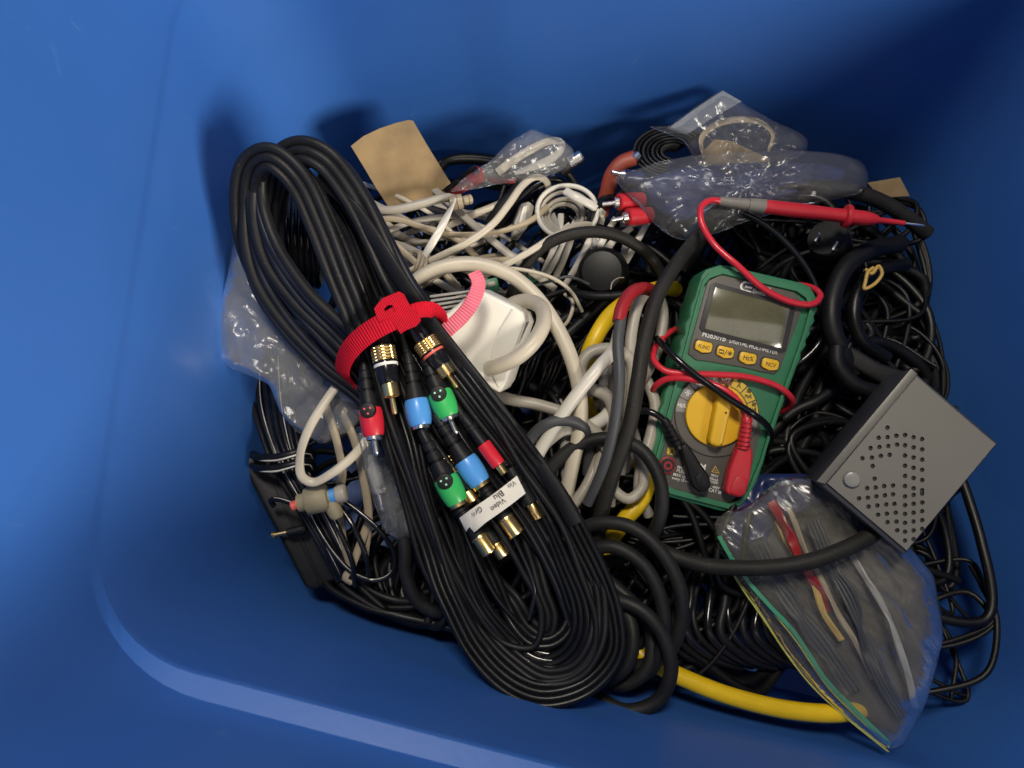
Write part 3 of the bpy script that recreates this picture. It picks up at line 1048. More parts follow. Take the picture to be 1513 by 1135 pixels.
# coiled black cord inside the loop of the hank
cv = []
for i in range(9 * 14):
    a = i / 14 * 2 * math.pi
    t = i / (9 * 14)
    c = W(392 + 82 * t, 338 + 22 * t, 34)
    cv.append(c + AX * (0.005 * math.sin(a)) + AU * (0.026 * math.cos(a)) + AN * (0.022 * math.sin(a)))
cord('coiled_cable', cv, 4.6, BLKG, tag=('tight coil of glossy black cord inside the standing cable loop', 'cord'), world=True, wob=0.3)

# ------------------------------------------------------------------ digital multimeter
mp = Plane(1080, 575, 6, (2, -2))
meter = thing('multimeter', 'green and grey digital multimeter with a yellow dial lying on the cables', 'multimeter', mp.o - mp.n * 0.03)
BOOT = [(1036, 407), (1043, 398), (1065, 391), (1078, 393), (1186, 418), (1198, 424), (1207, 440), (1208, 456), (1203, 468), (1205, 474), (1197, 486), (1198, 494), (1191, 503), (1192, 511),
        (1184, 521), (1184, 530), (1178, 542), (1164, 580), (1152, 612), (1146, 632), (1140, 645), (1134, 664), (1129, 684), (1118, 714), (1104, 741), (1094, 751), (1078, 757), (1062, 755),
        (990, 735), (972, 726), (963, 712), (958, 690), (960, 668), (965, 650), (972, 620), (974, 606), (980, 596), (982, 580), (988, 570), (990, 556), (996, 545), (998, 528), (1004, 518), (1005, 503), (1012, 494),
        (1012, 478), (1019, 468), (1020, 452), (1026, 440)]
prism('boot', mp, BOOT, -34, 0, GREENB, meter, bevel=2.2, seg=3)


def ins(poly, k, c=None):
    n = len(poly)
    cx = sum(p[0] for p in poly) / n
    cy = sum(p[1] for p in poly) / n
    return [(cx + (x - cx) * k, cy + (y - cy) * k) for x, y in poly]


RIMO = [(1046, 404), (1066, 397), (1180, 424), (1194, 434), (1200, 452), (1189, 492), (1172, 540), (1156, 584), (1140, 630), (1124, 684), (1104, 732), (1092, 745), (1076, 751), (992, 729), (976, 721), (968, 706), (965, 688),
        (976, 645), (988, 600), (998, 560), (1012, 510), (1026, 455), (1037, 415)]
RIMI = ins(RIMO, 0.955)
plate_with_holes('boot_edge', mp, RIMO, [RIMI], -1, 2.6, GREENB, meter)
UP = [(1045, 416), (1063, 406), (1172, 432), (1186, 448), (1180, 470), (1152, 545), (1143, 553), (1122, 549), (1098, 543), (1070, 538), (1046, 534), (1028, 532), (1016, 523), (1020, 506)]
face = prism('upper_face', mp, UP, -1, 1.2, FACE, meter, bevel=0.5)
LOW = [(992, 622), (996, 600), (1008, 580), (1028, 564), (1050, 556), (1078, 559), (1102, 571), (1118, 592), (1124, 618), (1122, 640), (1114, 680), (1104, 706), (1090, 732), (1076, 743), (1064, 742), (990, 721), (979, 714), (972, 696), (973, 684), (982, 656)]
low = prism('lower_face', mp, LOW, -1, 1.0, FACE, meter, bevel=0.5)
# display window
prism('display_bezel', mp, [(1049, 421), (1056, 418), (1170, 449), (1174, 456), (1160, 519), (1154, 522), (1036, 491), (1032, 485)], 0.5, 1.7, RING, meter, bevel=0.3)
prism('display', mp, [(1056, 425), (1166, 455), (1153, 515), (1040, 486)], 0.5, 1.9, LCD, meter, bevel=0.15)
# maker's mark and lettering
def arcpoly(cx, cy, r0, r1, a0, a1, n=14):
    return [(cx + r1 * math.cos(R(a0 + (a1 - a0) * i / n)), cy + r1 * math.sin(R(a0 + (a1 - a0) * i / n))) for i in range(n + 1)] + \
           [(cx + r0 * math.cos(R(a1 - (a1 - a0) * i / n)), cy + r0 * math.sin(R(a1 - (a1 - a0) * i / n))) for i in range(n + 1)]
arc = arcpoly(1101.5, 423.5, 5.2, 8.0, 285, 105)
k = len(arc) // 2
c13, s13 = math.cos(R(13)), math.sin(R(13))
def rot(cx, cy, pts):
    return [(cx + x * c13 - y * s13, cy + x * s13 + y * c13) for x, y in pts]
prism('maker_mark', mp, arcpoly(1100.5, 424, 5.0, 8.0, 283, 103), 1.1, 1.45, INKW, meter, bevel=0)
for q in ([(0, -8), (9.5, -8), (9.5, -5), (0, -5)], [(-1, -1.5), (9.5, -1.5), (9.5, 1.5), (-1, 1.5)], [(0, 5), (9.5, 5), (9.5, 8), (0, 8)]):
    prism('maker_mark', mp, rot(1101, 424, q), 1.1, 1.46, INKW, meter, bevel=0)
text('lettering', 'Commercial', mp, (1112.5, 424), (1137, 430), 1.5, INKW, meter, bold=0.01, tall=1.5)
text('lettering', 'Electric', mp, (1110.5, 433), (1129, 437.5), 1.5, INKW, meter, bold=0.01, tall=1.35)
text('lettering', 'MS8301B', mp, (1036.5, 497), (1070.5, 505), 1.5, INKW, meter, bold=0.006, tall=1.45)
text('lettering', 'DIGITAL MULTIMETER', mp, (1076.5, 506.5), (1147, 524), 1.5, INKW, meter, bold=0.004, tall=1.6)
for (x, y), s in (((1038, 513), 'FUNC'), ((1070, 521), None), ((1103, 530), 'Hz%'), ((1136, 539), 'NCV')):
    shape = rot(x, y, [(-12.5, -5), (-10, -8.5), (10, -8.5), (12.5, -5), (12.5, 3.5), (10.5, 6), (3, 8), (0, 8.8), (-3, 8), (-10.5, 6), (-12.5, 3.5)])
    prism('button_recess', mp, ins(shape, 1.14), 1.0, 1.5, RING, meter, bevel=0)
    b = prism('button', mp, shape, 0.5, 3.0, YELP, meter, bevel=0.5)
    if s:
        wd_ = {'FUNC': 8.5, 'Hz%': 7.5, 'NCV': 7.5}[s]
        text('lettering', s, mp, (x - wd_ * c13, y + 2.6 - wd_ * s13), (x + wd_ * c13, y + 2.6 + wd_ * s13), 3.1, INKK, b, bold=0.01, tall=1.15)
    else:
        for w_, h_, cx_, hole in ((8, 6, -6.2, True), ):
            plate_with_holes('symbol', mp, rot(x, y, [(-10, -3.2), (-2.4, -3.2), (-2.4, 3.2), (-10, 3.2)]), [rot(x, y, [(-9, -2.2), (-6.7, -0.8), (-3.4, -2.2), (-3.4, 2.2), (-5.7, 0.8), (-9, 2.2)])], 3.0, 3.12, INKK, b)
        prism('symbol', mp, rot(x, y, [(1, -4), (2, -4), (-0.4, 4), (-1.4, 4)]), 3.0, 3.12, INKK, b, bevel=0)
        for a in range(0, 180, 45):
            dx, dy = math.cos(R(a)), math.sin(R(a))
            prism('symbol', mp, rot(x, y, [(6.5 + dx * 4 - dy * .45, dy * 4 + dx * .45), (6.5 + dx * 4 + dy * .45, dy * 4 - dx * .45), (6.5 - dx * 4 + dy * .45, -dy * 4 - dx * .45), (6.5 - dx * 4 - dy * .45, -dy * 4 + dx * .45)]), 3.0, 3.12 + a * 0.0003, INKK, b, bevel=0)
# rotary switch
DX, DY = 1058, 613
prism('dial_ring', mp, disc(DX, DY, 62.5, 56), 0.6, 1.5, RING, meter, bevel=0.2)
prism('dial_plate', mp, disc(DX, DY, 61, 56), 1.4, 1.75, FACE, meter, bevel=0)


def seg(a0, a1, m, txt=None, tm=INKK, sub=None, hw=6.0, tl=1.2):
    q = arcpoly(DX, DY, 47.5, 61, a0, a1, 6)
    o = prism('range_mark', mp, q, 1.7, 2.0, m, meter, bevel=0)
    if txt:
        a = R((a0 + a1) / 2)
        cx, cy = DX + 54 * math.cos(a), DY + 54 * math.sin(a)
        dy = 3.6 if sub else 2.2
        text('lettering', txt, mp, (cx - hw * c13, cy + dy - hw * s13), (cx + hw * c13, cy + dy + hw * s13), 2.1, tm, o, bold=0.02, tall=tl)
        if sub:
            text('lettering', sub, mp, (cx - 2.6, cy - 3.6), (cx + 3.4, cy - 2.2), 2.1, tm, o, bold=0.03)


seg(-86, -66, SEGR, 'OFF', INKW, hw=7, tl=1.35)
seg(-64, -44, YELS, 'A', INKK, '\u2261', hw=3.2)
seg(-42, -22, YELS, 'mA', INKK, '\u2261', hw=5.4)
seg(-20, 1, YELS, '\u00b5A', INKK, '\u2261', hw=4.8)
seg(3, 18, SEGG)
seg(-108, -88, SEGG, 'V\u2248', INKW, hw=5.0)
seg(-130, -110, SEGG, '\u03a9', INKW, hw=4)
seg(-153, -133, SEGG, '-||-', INKW, hw=4.6)
seg(-175, -155, SEGG, 'Hz%', INKW, hw=6.0)
dial = prism('dial', mp, disc(DX - 1, DY, 46.0, 56), 1.5, 4.6, YELP, meter, bevel=1.0, seg=3)
prism('dial_grip', mp, [(1056, 571), (1075, 573), (1077, 580), (1062, 652), (1055, 657), (1043, 653), (1042, 646)], 3.5, 11.5, YELP, dial, bevel=1.6, inset=1.12, seg=3)
prism('pointer', mp, [(1064, 567), (1069, 568), (1067.5, 579), (1063, 578)], 11.2, 11.75, INKK, dial, bevel=0)
prism('dot', mp, disc(1065, 608, 1.6, 12), 11.3, 11.7, INKK, dial, bevel=0)
# sockets and small print
jk = prism('input_socket', mp, disc(985.5, 687, 12.8, 32), 0.9, 2.4, REDD, meter, bevel=0.4)
prism('socket_ring', mp, disc(985.5, 687, 10.4, 32), 2.3, 2.7, INKK, jk, bevel=0)
plate_with_holes('socket_bush', mp, disc(985.5, 687, 6.2, 28), [disc(985.5, 687, 3.4, 20)], 2.5, 3.6, REDD, jk)
tg_ = prism('range_tag', mp, rrect(991.5, 666.5, 13, 11, 2.5, 10), 0.9, 1.3, YELS, meter, bevel=0)
text('lettering', 'A', mp, (988, 670), (995, 671.5), 1.4, INKK, tg_, bold=0.02)
for s, a, b in (('COM', (1014, 690), (1041, 695)), ('MAX 10A', (1000, 691), (1020, 696.5)), ('FUSED', (999, 696.5), (1016, 701.5)), ('MAX 10 sec', (994, 702), (1020, 709)), ('every 15 min', (992, 707), (1019, 714)),
                ('MAX', (1050, 703), (1060, 705.5)), ('400mA', (1047, 707.5), (1060, 711)), ('FUSED', (1047, 712), (1060, 715.5)), ('600V', (1052, 720.5), (1062, 723)), ('CAT III', (1046, 725), (1064, 730))):
    text('lettering', s, mp, a, b, 1.15, INKW, meter, bold=0.01, tall=1.1)
tri = [(1056.5, 688), (1062.5, 699.5), (1050.5, 697)]
plate_with_holes('warning_triangle', mp, tri, [ins(tri, 0.72)], 1.0, 1.2, YELS, meter)
prism('warning_triangle', mp, ins(tri, 0.22), 1.0, 1.2, YELS, meter, bevel=0)

# red test lead -----------------------------------------------------
rl = thing('red_test_lead', 'red meter test lead with its probe lying above the multimeter', 'test lead', W(1080, 560, 0))
A, B = W(1062, 297, 34), W(1345, 331, 34)
lathe('probe_handle', A, B, [(0.24, 3.0), (0.242, 4.3), (0.42, 4.5), (0.60, 4.1), (0.64, 4.3), (0.655, 4.3), (0.66, 7.0), (0.672, 7.3), (0.684, 7.0), (0.69, 4.6), (0.76, 4.6), (0.81, 3.6), (0.84, 1.9), (0.97, 1.6), (0.975, 0.8)], REDP, rl)
pr = lathe('strain_relief', A, B, [(0, 2.2), (0.01, 2.9), (0.10, 3.3), (0.142, 3.7), (0.144, 3.4), (0.156, 3.4), (0.158, 4.0), (0.24, 4.4), (0.245, 4.2)], mat('warm_grey_rubber', (0.20, 0.185, 0.165), 0.55, var=0.1), rl)
lathe('probe_tip', A, B, [(0.97, 0.9), (1.06, 0.9), (1.08, 0.1)], STEEL, rl, n=12)
RED_W = [(1068, 298, 34), (1050, 296, 34), (1036, 306, 33), (1036, 328, 31), (1054, 360, 29), (1084, 396, 26), (1126, 430, 22), (1170, 449, 18), (1200, 450, 14), (1212, 437, 8), (1207, 424, -2), (1190, 418, -16), (1150, 430, -38),
         (1090, 455, -42), (1030, 478, -36), (995, 492, -12), (972, 510, -2), (966, 530, 2), (980, 547, 8), (1012, 552, 14), (1050, 553, 16), (1100, 557, 15), (1145, 571, 12), (1170, 590, 4), (1172, 605, -8), (1150, 616, -26),
         (1080, 610, -42), (1010, 600, -40), (975, 588, -18), (970, 572, -4), (984, 560, 8), (1010, 559, 15), (1045, 567, 21), (1070, 581, 24), (1086, 600, 24), (1093, 622, 22)]
def onm(path):
    return [mp.P(q[0], q[1], q[2]) if len(q) == 4 else W(*q) for q in path]
RED_W = [(1068, 298, 34), (1050, 296, 36), (1036, 306, 38), (1036, 328, 38), (1054, 360, 36), (1084, 396, 9, 1), (1126, 430, 6, 1), (1170, 449, 5, 1), (1198, 450, 4, 1), (1212, 437, 0, 1), (1209, 424, -8, 1), (1192, 416, -22, 1), (1150, 430, -40, 1),
         (1090, 455, -40, 1), (1030, 478, -38, 1), (997, 490, -18, 1), (973, 510, -8, 1), (966, 530, -2, 1), (980, 547, 3, 1), (1012, 552, 5, 1), (1050, 553, 5, 1), (1100, 557, 5, 1), (1145, 571, 5, 1), (1170, 590, 0, 1), (1172, 605, -10, 1), (1150, 616, -26, 1),
         (1080, 610, -40, 1), (1010, 600, -40, 1), (975, 588, -20, 1), (970, 572, -6, 1), (984, 560, 2, 1), (1010, 559, 8, 1), (1045, 567, 13, 1), (1070, 581, 16, 1), (1086, 600, 15, 1), (1094, 622, 13, 1)]
cord('wire', onm(RED_W), 4.0, REDV, rl, wob=0, world=True)
A, B = mp.P(1094, 612, 14), mp.P(1082, 730, 9)
pg = []
for i in range(6):
    t = 0.04 + i * 0.055
    pg += [(t, 3.3 + i * 0.12), (t + 0.035, 3.4 + i * 0.12), (t + 0.038, 2.7), (t + 0.052, 2.7)]
lathe('ribbed_sleeve', A, B, [(0, 2.2)] + pg + [(0.39, 3.6)], REDP, rl)
prism('plug', mp, [(1085, 652), (1100, 654), (1103, 668), (1100, 700), (1093, 724), (1086, 730), (1066, 725), (1063, 718), (1069, 690), (1080, 662)], 3, 13, REDP, rl, bevel=1.6, seg=3)
prism('plug_pad', mp, [(1074, 706), (1080, 699), (1090, 699), (1095, 704), (1090, 722), (1084, 727), (1071, 723), (1070, 717)], 12.8, 13.7, REDP, rl, bevel=0.4)

# black test lead
bl = thing('black_test_lead', 'thin black meter test lead crossing the yellow dial', 'test lead', W(1080, 600, 0))
cord('wire', onm([(1046, 316, 22), (1062, 305, 27), (1090, 312, 26), (1130, 332, 22), (1170, 368, 16), (1200, 412, 8), (1214, 460, 0), (1214, 500, -8), (1200, 540, -28, 1), (1150, 560, -42, 1), (1080, 540, -42, 1), (1010, 515, -38, 1), (974, 500, -6, 1), (979, 511, 3, 1), (995, 530, 9, 1), (1025, 557, 13, 1), (1060, 583, 17, 1), (1100, 609, 17, 1), (1126, 627, 9, 1), (1142, 650, -4, 1), (1140, 680, -24, 1),
              (1080, 690, -42, 1), (1000, 660, -42, 1), (950, 640, -26, 1), (937, 618, -4, 1), (948, 606, 6, 1), (968, 612, 9, 1), (986, 630, 9, 1), (996, 646, 9, 1)]), 4.2, BLKG, bl, wob=0, world=True)
A, B = mp.P(977, 617, 9), mp.P(1034, 724, 7)
pg = []
for i in range(5):
    t = 0.04 + i * 0.065
    pg += [(t, 2.9 + i * 0.16), (t + 0.042, 3.0 + i * 0.16), (t + 0.045, 2.4), (t + 0.062, 2.4)]
lathe('ribbed_sleeve', A, B, [(0, 2.1)] + pg + [(0.40, 3.4)], BLKM, bl)
prism('plug', mp, [(999, 655), (1009, 651), (1018, 664), (1029, 682), (1042, 700), (1044, 713), (1038, 720), (1027, 723), (1017, 714), (1010, 694), (1003, 672)], 2, 12, BLKM, bl, bevel=1.6, seg=3)
prism('plug_pad', mp, [(1020, 700), (1029, 692), (1038, 705), (1037, 713), (1029, 717), (1023, 712)], 11.8, 12.7, BLKM, bl, bevel=0.4)

# ------------------------------------------------------------------ perforated grey metal case
bp_ = Plane(1290, 710, 34, (-3, -15))
box = thing('metal_case', 'grey metal equipment case with punched vent holes and a rubber foot', 'metal case', bp_.o - bp_.n * 0.05)
P0, D1, D2 = (1206, 711), (103, -123), (104, 88)
def bx(u, v):
    return (P0[0] + D1[0] * u + D2[0] * v, P0[1] + D1[1] * u + D2[1] * v)
prism('case_body', bp_, [bx(0, 0), bx(1.35, 0), bx(1.35, 1.25), bx(0, 1.25)], -48, 0, METALD, box, bevel=1.2)
HOLES = [(1310, 632), (1297, 647), (1285, 662), (1273, 677), (1310, 646), (1298, 660.5), (1287, 676), (1311, 659), (1300, 673.5), (1288, 688.5), (1313, 672), (1324, 657), (1323, 644),
         (1291, 707), (1280, 721), (1292.5, 720), (1305, 718), (1268, 736), (1281, 735), (1293.5, 733), (1306, 731.5), (1318, 730), (1318, 717), (1282, 748), (1295, 746.5), (1308, 745), (1320, 744), (1296, 760), (1309, 758.5), (1322, 757), (1310, 771), (1323, 770), (1324, 783)]
for a_ in range(1, 4):
    for b_ in range(6):
        HOLES.append((1323 + a_ * 12.6, 640 + b_ * 15 + a_ * 3))
        HOLES.append((1323 + a_ * 12.6, 735 + b_ * 13 - a_ * 2))
top_poly = [bx(0.05, 0.10), bx(1.32, 0.10), bx(1.32, 1.22), bx(0.05, 1.22)]
inset_h = [disc(x, y, 3.5, 12) for x, y in HOLES]
plate_with_holes('vented_panel', bp_, top_poly, inset_h, 0.9, 2.0, METAL, box)
prism('shade_backing', bp_, ins(top_poly, 0.985), 0.1, 0.5, INKK, box, bevel=0)  # black sheet under the vent holes, standing in for the shaded case interior
prism('edge_flange', bp_, [bx(0.0, 0.0), bx(1.35, 0.0), bx(1.35, 0.09), bx(0.03, 0.09)], 0.2, 1.6, METAL, box, bevel=0.3)
lathe('rubber_foot', bp_.P(1257, 708, 1.5), bp_.P(1257, 708, 4.5), [(0, 4.6), (0.6, 4.6), (0.9, 4.1), (1.0, 3.2)], RUBB, box)

# ------------------------------------------------------------------ white adapter block and its cord
ad = thing('power_adapter', 'white block power adapter with a thick cream cord looping out of it', 'power adapter', W(705, 500, -10))
apl = Plane(705, 490, 38, (6, -10))
prism('housing', apl, [(706, 426), (758, 452), (772, 462), (777, 476), (748, 566), (738, 582), (724, 574), (640, 478), (652, 468)], -32, 0, WHITEP, ad, bevel=1.9, seg=3, inset=1.02)
prism('end_face', apl, [(758, 456), (772, 468), (774, 478), (744, 566), (737, 574), (724, 548), (726, 520), (738, 488)], -2, 0.9, WHITEP, ad, bevel=0.6, seg=2)
for i in range(6):
    o = i * 6.5
    prism('grip_rib', apl, [(632 + o * 0.2, 436 + o), (694 - o * 0.25, 428 + o), (694 - o * 0.25, 431.5 + o), (632 + o * 0.2, 440 + o)], -14, -3.5 + 0.2 * i, GREYV, ad, bevel=0.5)
cord('cord', [(722, 545, 34), (738, 540, 40), (764, 528, 46), (788, 506, 48), (803, 478, 44), (800, 455, 36), (782, 445, 28), (760, 448, 20), (735, 470, 6), (700, 520, -5)], 9.2, CREAM, ad, n=16)
# ------------------------------------------------------------------ thick cream, white and grey cords
def K(name, label, d, m, path, cat='cord', **kw):
    return cord(name, path, d, m, tag=(label, cat), **kw)


K('cream_cable', 'thick cream cord arching from under the strap over the white adapter', 9.2, CREAM, [(560, 500, 0), (590, 445, 12), (615, 415, 22), (650, 396, 26), (700, 390, 26), (752, 405, 24), (800, 448, 22), (834, 505, 20), (855, 570, 16), (858, 625, 10), (845, 690, 0), (830, 760, -15)], n=16)
K('white_cable', 'glossy white cord slanting up beside the charcoal cords', 8.0, WHITE, [(780, 700, 0), (805, 655, 8), (828, 618, 16), (856, 578, 22), (885, 543, 24), (905, 520, 18), (915, 490, 0)], n=14)
K('pale_cable', 'pale grey cord running from under the hank towards the white tangle', 7.6, PALE, [(700, 570, -5), (745, 588, 2), (800, 600, 6), (850, 618, 8), (890, 650, 6), (905, 700, 0), (900, 745, -10)])
K('pale_cable', 'pale cord curled in a hook around the slate grey cord', 7.6, PALE, [(880, 700, -4), (905, 630, 4), (900, 590, 8), (870, 570, 10), (858, 545, 12), (872, 522, 14), (905, 516, 14), (930, 530, 10), (934, 580, 6), (925, 640, 2), (915, 700, -6)])
K('pale_cable', 'pale grey cord looped upright behind the thick dusty black cord', 7.4, PALE, [(925, 640, -4), (930, 560, 4), (933, 495, 8), (945, 445, 10), (962, 427, 8), (978, 450, 4), (976, 500, 0), (958, 545, -4), (935, 580, -8)])
K('pale_cable', 'pale cord dropping down the left of the multimeter', 7.4, PALE, [(955, 560, -10), (968, 600, -8), (960, 650, -6), (948, 690, -6), (945, 730, -10), (958, 760, -20)])
K('pale_cable', 'small pale cord loop hanging above the yellow cord', 6.6, PALE, [(892, 640, -6), (898, 690, -2), (906, 722, 0), (928, 738, 0), (948, 722, 0), (950, 690, -4), (938, 655, -8)])
K('white_cable', 'short white cord crossing under the slate grey hook', 8.4, WHITE, [(800, 660, -2), (830, 636, 4), (860, 634, 6), (890, 620, 4), (915, 590, 0)], n=14)
K('pale_cable', 'pale cord end pointing down beside the coiled charcoal cord', 7.0, PALE, [(905, 600, -8), (890, 660, -4), (868, 715, -4), (850, 742, -6), (830, 770, -16)])
K('grey_cable', 'grey cord lying low between the adapter cord and white tangle', 6.8, GREYV, [(850, 760, -12), (835, 690, -8), (838, 640, -4), (850, 600, -2), (880, 575, -2), (910, 600, -6), (920, 660, -10)])
K('slate_cable', 'slate grey cord bent in a hook beside the hank', 7.0, SLATE, [(770, 680, 2), (788, 642, 10), (812, 625, 16), (842, 622, 16), (864, 634, 10), (870, 660, 0), (868, 700, -12)])
K('dusty_cable', 'thick dusty black cord sweeping down between white tangle and multimeter', 9.2, DUSTY, [(1140, 285, 4), (1088, 300, 10), (1046, 334, 16), (1008, 378, 22), (976, 428, 26), (956, 488, 28), (944, 555, 28), (932, 620, 24), (910, 690, 14), (888, 760, 0), (880, 820, -15)], n=16, wob=0.8)
rs_ = thing('sleeved_cable', 'slate grey cable ending in a red heat-shrink sleeve', 'cable', W(915, 560, 10))
cord('cable', [(868, 745, 0), (892, 690, 14), (908, 625, 26), (915, 560, 32), (913, 505, 33), (917, 470, 32)], 6.8, SLATE, rs_, n=14)
cord('sleeve', [(914, 476, 32), (919, 455, 31), (932, 434, 28), (950, 426, 22), (968, 430, 14)], 8.2, REDD, rs_, n=14)
K('yellow_cable', 'bright yellow extension cord snaking under the coils to the near wall', 10.6, YEL,
  [(998, 428, -20), (984, 425, -10), (945, 436, -2), (905, 462, 4), (882, 495, 6), (866, 535, 0), (868, 600, -25), (920, 660, -30), (955, 700, -18), (950, 735, -12), (918, 775, -14), (890, 830, -28), (900, 900, -34), (935, 955, -30), (985, 990, -26), (1060, 1022, -24), (1150, 1046, -24), (1240, 1054, -26), (1288, 1038, -40), (1325, 985, -66), (1335, 900, -80)], n=18, wob=0.6)
cc = thing('coiled_extension_cable', 'matte charcoal cord in loose coils right of the hank', 'cord', W(920, 850, -30))
COIL = [(790, 740, -8), (815, 690, 0), (855, 657, 6), (905, 648, 12), (950, 668, 15), (976, 716, 14), (974, 770, 8), (940, 815, -8), (880, 830, -18), (845, 800, -10), (875, 775, 4), (925, 776, 12), (968, 805, 14), (1000, 855, 12), (1008, 910, 7), (988, 962, -4), (935, 985, -18),
        (870, 960, -26), (840, 890, -20), (862, 822, 0), (905, 808, 9), (948, 832, 11), (975, 880, 9), (980, 940, 3), (955, 995, -12), (895, 1005, -22), (850, 960, -24), (858, 900, -8), (900, 885, 6), (945, 900, 12), (980, 940, 12), (992, 990, 8), (972, 1035, 0), (925, 1050, -6), (880, 1028, -12), (840, 1000, -20)]
cord('coil', COIL, 8.2, CHAR, cc, n=16, wob=0.5)
cord('coil', [(840, 1010, -14), (885, 1010, -8), (925, 985, 0), (936, 945, 4), (925, 905, 2), (890, 880, -6), (850, 870, -16), (830, 900, -24), (860, 985, -24), (920, 1012, -14), (957, 985, -6), (962, 935, -4), (940, 895, -6), (890, 850, -12)], 7.8, CHAR, cc, n=16, wob=0.5)
K('black_cable', 'thick black cord arching behind the red probe', 10.2, DUSTY, [(1010, 400, -20), (1040, 345, -4), (1080, 308, 6), (1130, 285, 14), (1190, 276, 18), (1250, 282, 18), (1310, 302, 12), (1370, 345, 0)], n=16, wob=0.7)
K('black_cable', 'black cord arching over the white flat cables', 7.6, DUSTY, [(750, 450, -14), (768, 408, 2), (796, 370, 14), (838, 348, 20), (885, 343, 20), (930, 357, 14), (962, 382, 2), (985, 420, -14)], n=14)
K('black_cable', 'broad black cord curving down the right of the multimeter', 12.0, BLKM, [(1330, 360, -6), (1290, 368, 2), (1252, 392, 6), (1232, 432, 6), (1228, 478, 4), (1240, 515, 0), (1262, 550, -8)], n=16)
K('black_cable', 'black cord inside the broad curved one, beside the gold twist tie', 9.0, BLK, [(1340, 390, -14), (1295, 400, -8), (1268, 430, -6), (1262, 470, -8), (1275, 505, -12), (1310, 530, -18)], n=14)
K('black_cable', 'black cord bending under the grey metal case', 10.0, BLKM, [(1236, 512, 4), (1238, 540, 2), (1262, 568, 0), (1300, 580, -2), (1350, 580, -10)], n=14)
pb = thing('black_plug', 'moulded black plug body lying above the grey metal case', 'plug', W(1285, 545, -20))
prism('plug_body', Plane(1285, 540, 2, (0, -8)), [(1246, 512), (1258, 510), (1300, 536), (1350, 552), (1350, 590), (1300, 566), (1262, 544), (1248, 528)], -22, 0, CHAR, pb, bevel=4, seg=3)
cord('cord', [(1345, 572, -8), (1375, 590, -14), (1410, 620, -28)], 8, BLKM, pb)
cord('groove_ring', [(1256, 508, 4), (1250, 520, 3), (1250, 534, 0)], 3, BLKM, pb)
K('black_wire', 'slack black wire between multimeter and metal case', 7.0, BLKM, [(1130, 650, -30), (1170, 610, -24), (1210, 590, -20), (1250, 560, -22), (1300, 520, -30)])
K('black_wire', 'black wire low in the gap right of the multimeter', 5.0, BLKM, [(1110, 680, -34), (1150, 665, -26), (1200, 670, -26), (1250, 690, -36)])
tt = K('twist_tie', 'bent gold paper twist tie on the black cords', 2.4, GOLDT, [(1279, 398, 6), (1288, 404, 8), (1298, 393, 8), (1303, 404, 7), (1296, 416, 6), (1284, 425, 6), (1277, 427, 6), (1279, 416, 7), (1283, 402, 8), (1291, 396, 8)], cat='twist tie', n=8, wob=0.5, step=1)
tp = thing('three_prong_plug', 'round black three-prong mains plug under the red probe', 'plug', W(1222, 352, -25))
A, B = W(1240, 385, -26), W(1222, 350, 6)
lathe('plug_body', A, B, [(0, 5), (0.1, 9), (0.5, 12.5), (0.9, 13.4), (0.97, 13.0), (1.0, 12.2)], CHAR, tp, n=36)
nrm = (B - A).normalized()
for x, y, w_ in ((1211, 356, 2.2), (1237, 369, 2.2)):
    c = W(x, y, 6)
    v = []
    sx = (AX * 0.5 + AU * 0.9).normalized() * 0.0032
    sy = (AX * 0.9 - AU * 0.5).normalized() * 0.0008
    for h in (-0.004, 0.0065):
        v += [c + sx + sy + nrm * h, c - sx + sy + nrm * h, c - sx - sy + nrm * h, c + sx - sy + nrm * h]
    mk('prong', v, [(0, 1, 2, 3), (7, 6, 5, 4), (0, 4, 5, 1), (1, 5, 6, 2), (2, 6, 7, 3), (3, 7, 4, 0)], STEEL, tp, bevel=0.3, fix=True)
lathe('earth_pin', W(1244, 337, 4), W(1244, 337, 4) + nrm * 0.008, [(0, 2.2), (0.8, 2.2), (1, 1.2)], STEEL, tp)
# black dome and connectors in the middle
dm = thing('black_dome_charger', 'rounded black plug-in charger among the cords under the black arch', 'charger', W(890, 410, -20))
A, B = W(892, 408, -24), W(888, 398, 12)
lathe('dome', A, B, [(0, 17.5), (0.35, 18), (0.55, 17.2), (0.7, 15.4), (0.76, 13), (0.78, 8), (0.785, 1.5)], DARK, dm, n=36)
cord('cord', [(840, 430, -10), (880, 438, -2), (930, 436, 0), (975, 430, -10)], 6.5, BLKM, dm)
cord('trim_ring', [(903, 428, 8), (905, 418, 9), (915, 411, 8), (922, 411, 7)], 1.0, PALE, dm, n=6)
for x, y, z, lb in ((722, 422, -6, 'green terminal connector beside the white adapter'), (782, 408, -8, 'green terminal connector in front of the black arch')):
    g = thing('green_connector', lb, 'connector', W(x, y, z - 10))
    gp = Plane(x, y, z, (0, 0))
    prism('shell', gp, rrect(x, y, 30, 20, 3, -12), -10, 0, mat('connector_green', (0.02, 0.17, 0.09), 0.45, var=0.1), g, bevel=0.8)
    prism('latch', gp, rrect(x + 4, y - 2, 12, 7, 2, -12), -1, 1.2, PALE, g, bevel=0.4)
K('thin_white_cable', 'thin white cable crossing the black arch cord', 2.6, CREAM, [(735, 395, 12), (780, 400, 14), (818, 412, 12), (843, 430, 6), (860, 460, -10)], cat='cable')
K('thin_black_wire', 'thin grey-black wire rising over the dome charger', 2.0, SLATE, [(780, 425, -2), (815, 415, 8), (840, 409, 10), (870, 420, 4)], cat='wire')
K('thin_cream_cable', 'thin cream cable looped on the dark cords beside the adapter', 2.6, CREAM, [(800, 480, -20), (832, 482, -14), (845, 460, -10), (846, 445, -10), (835, 435, -18)], cat='cable')
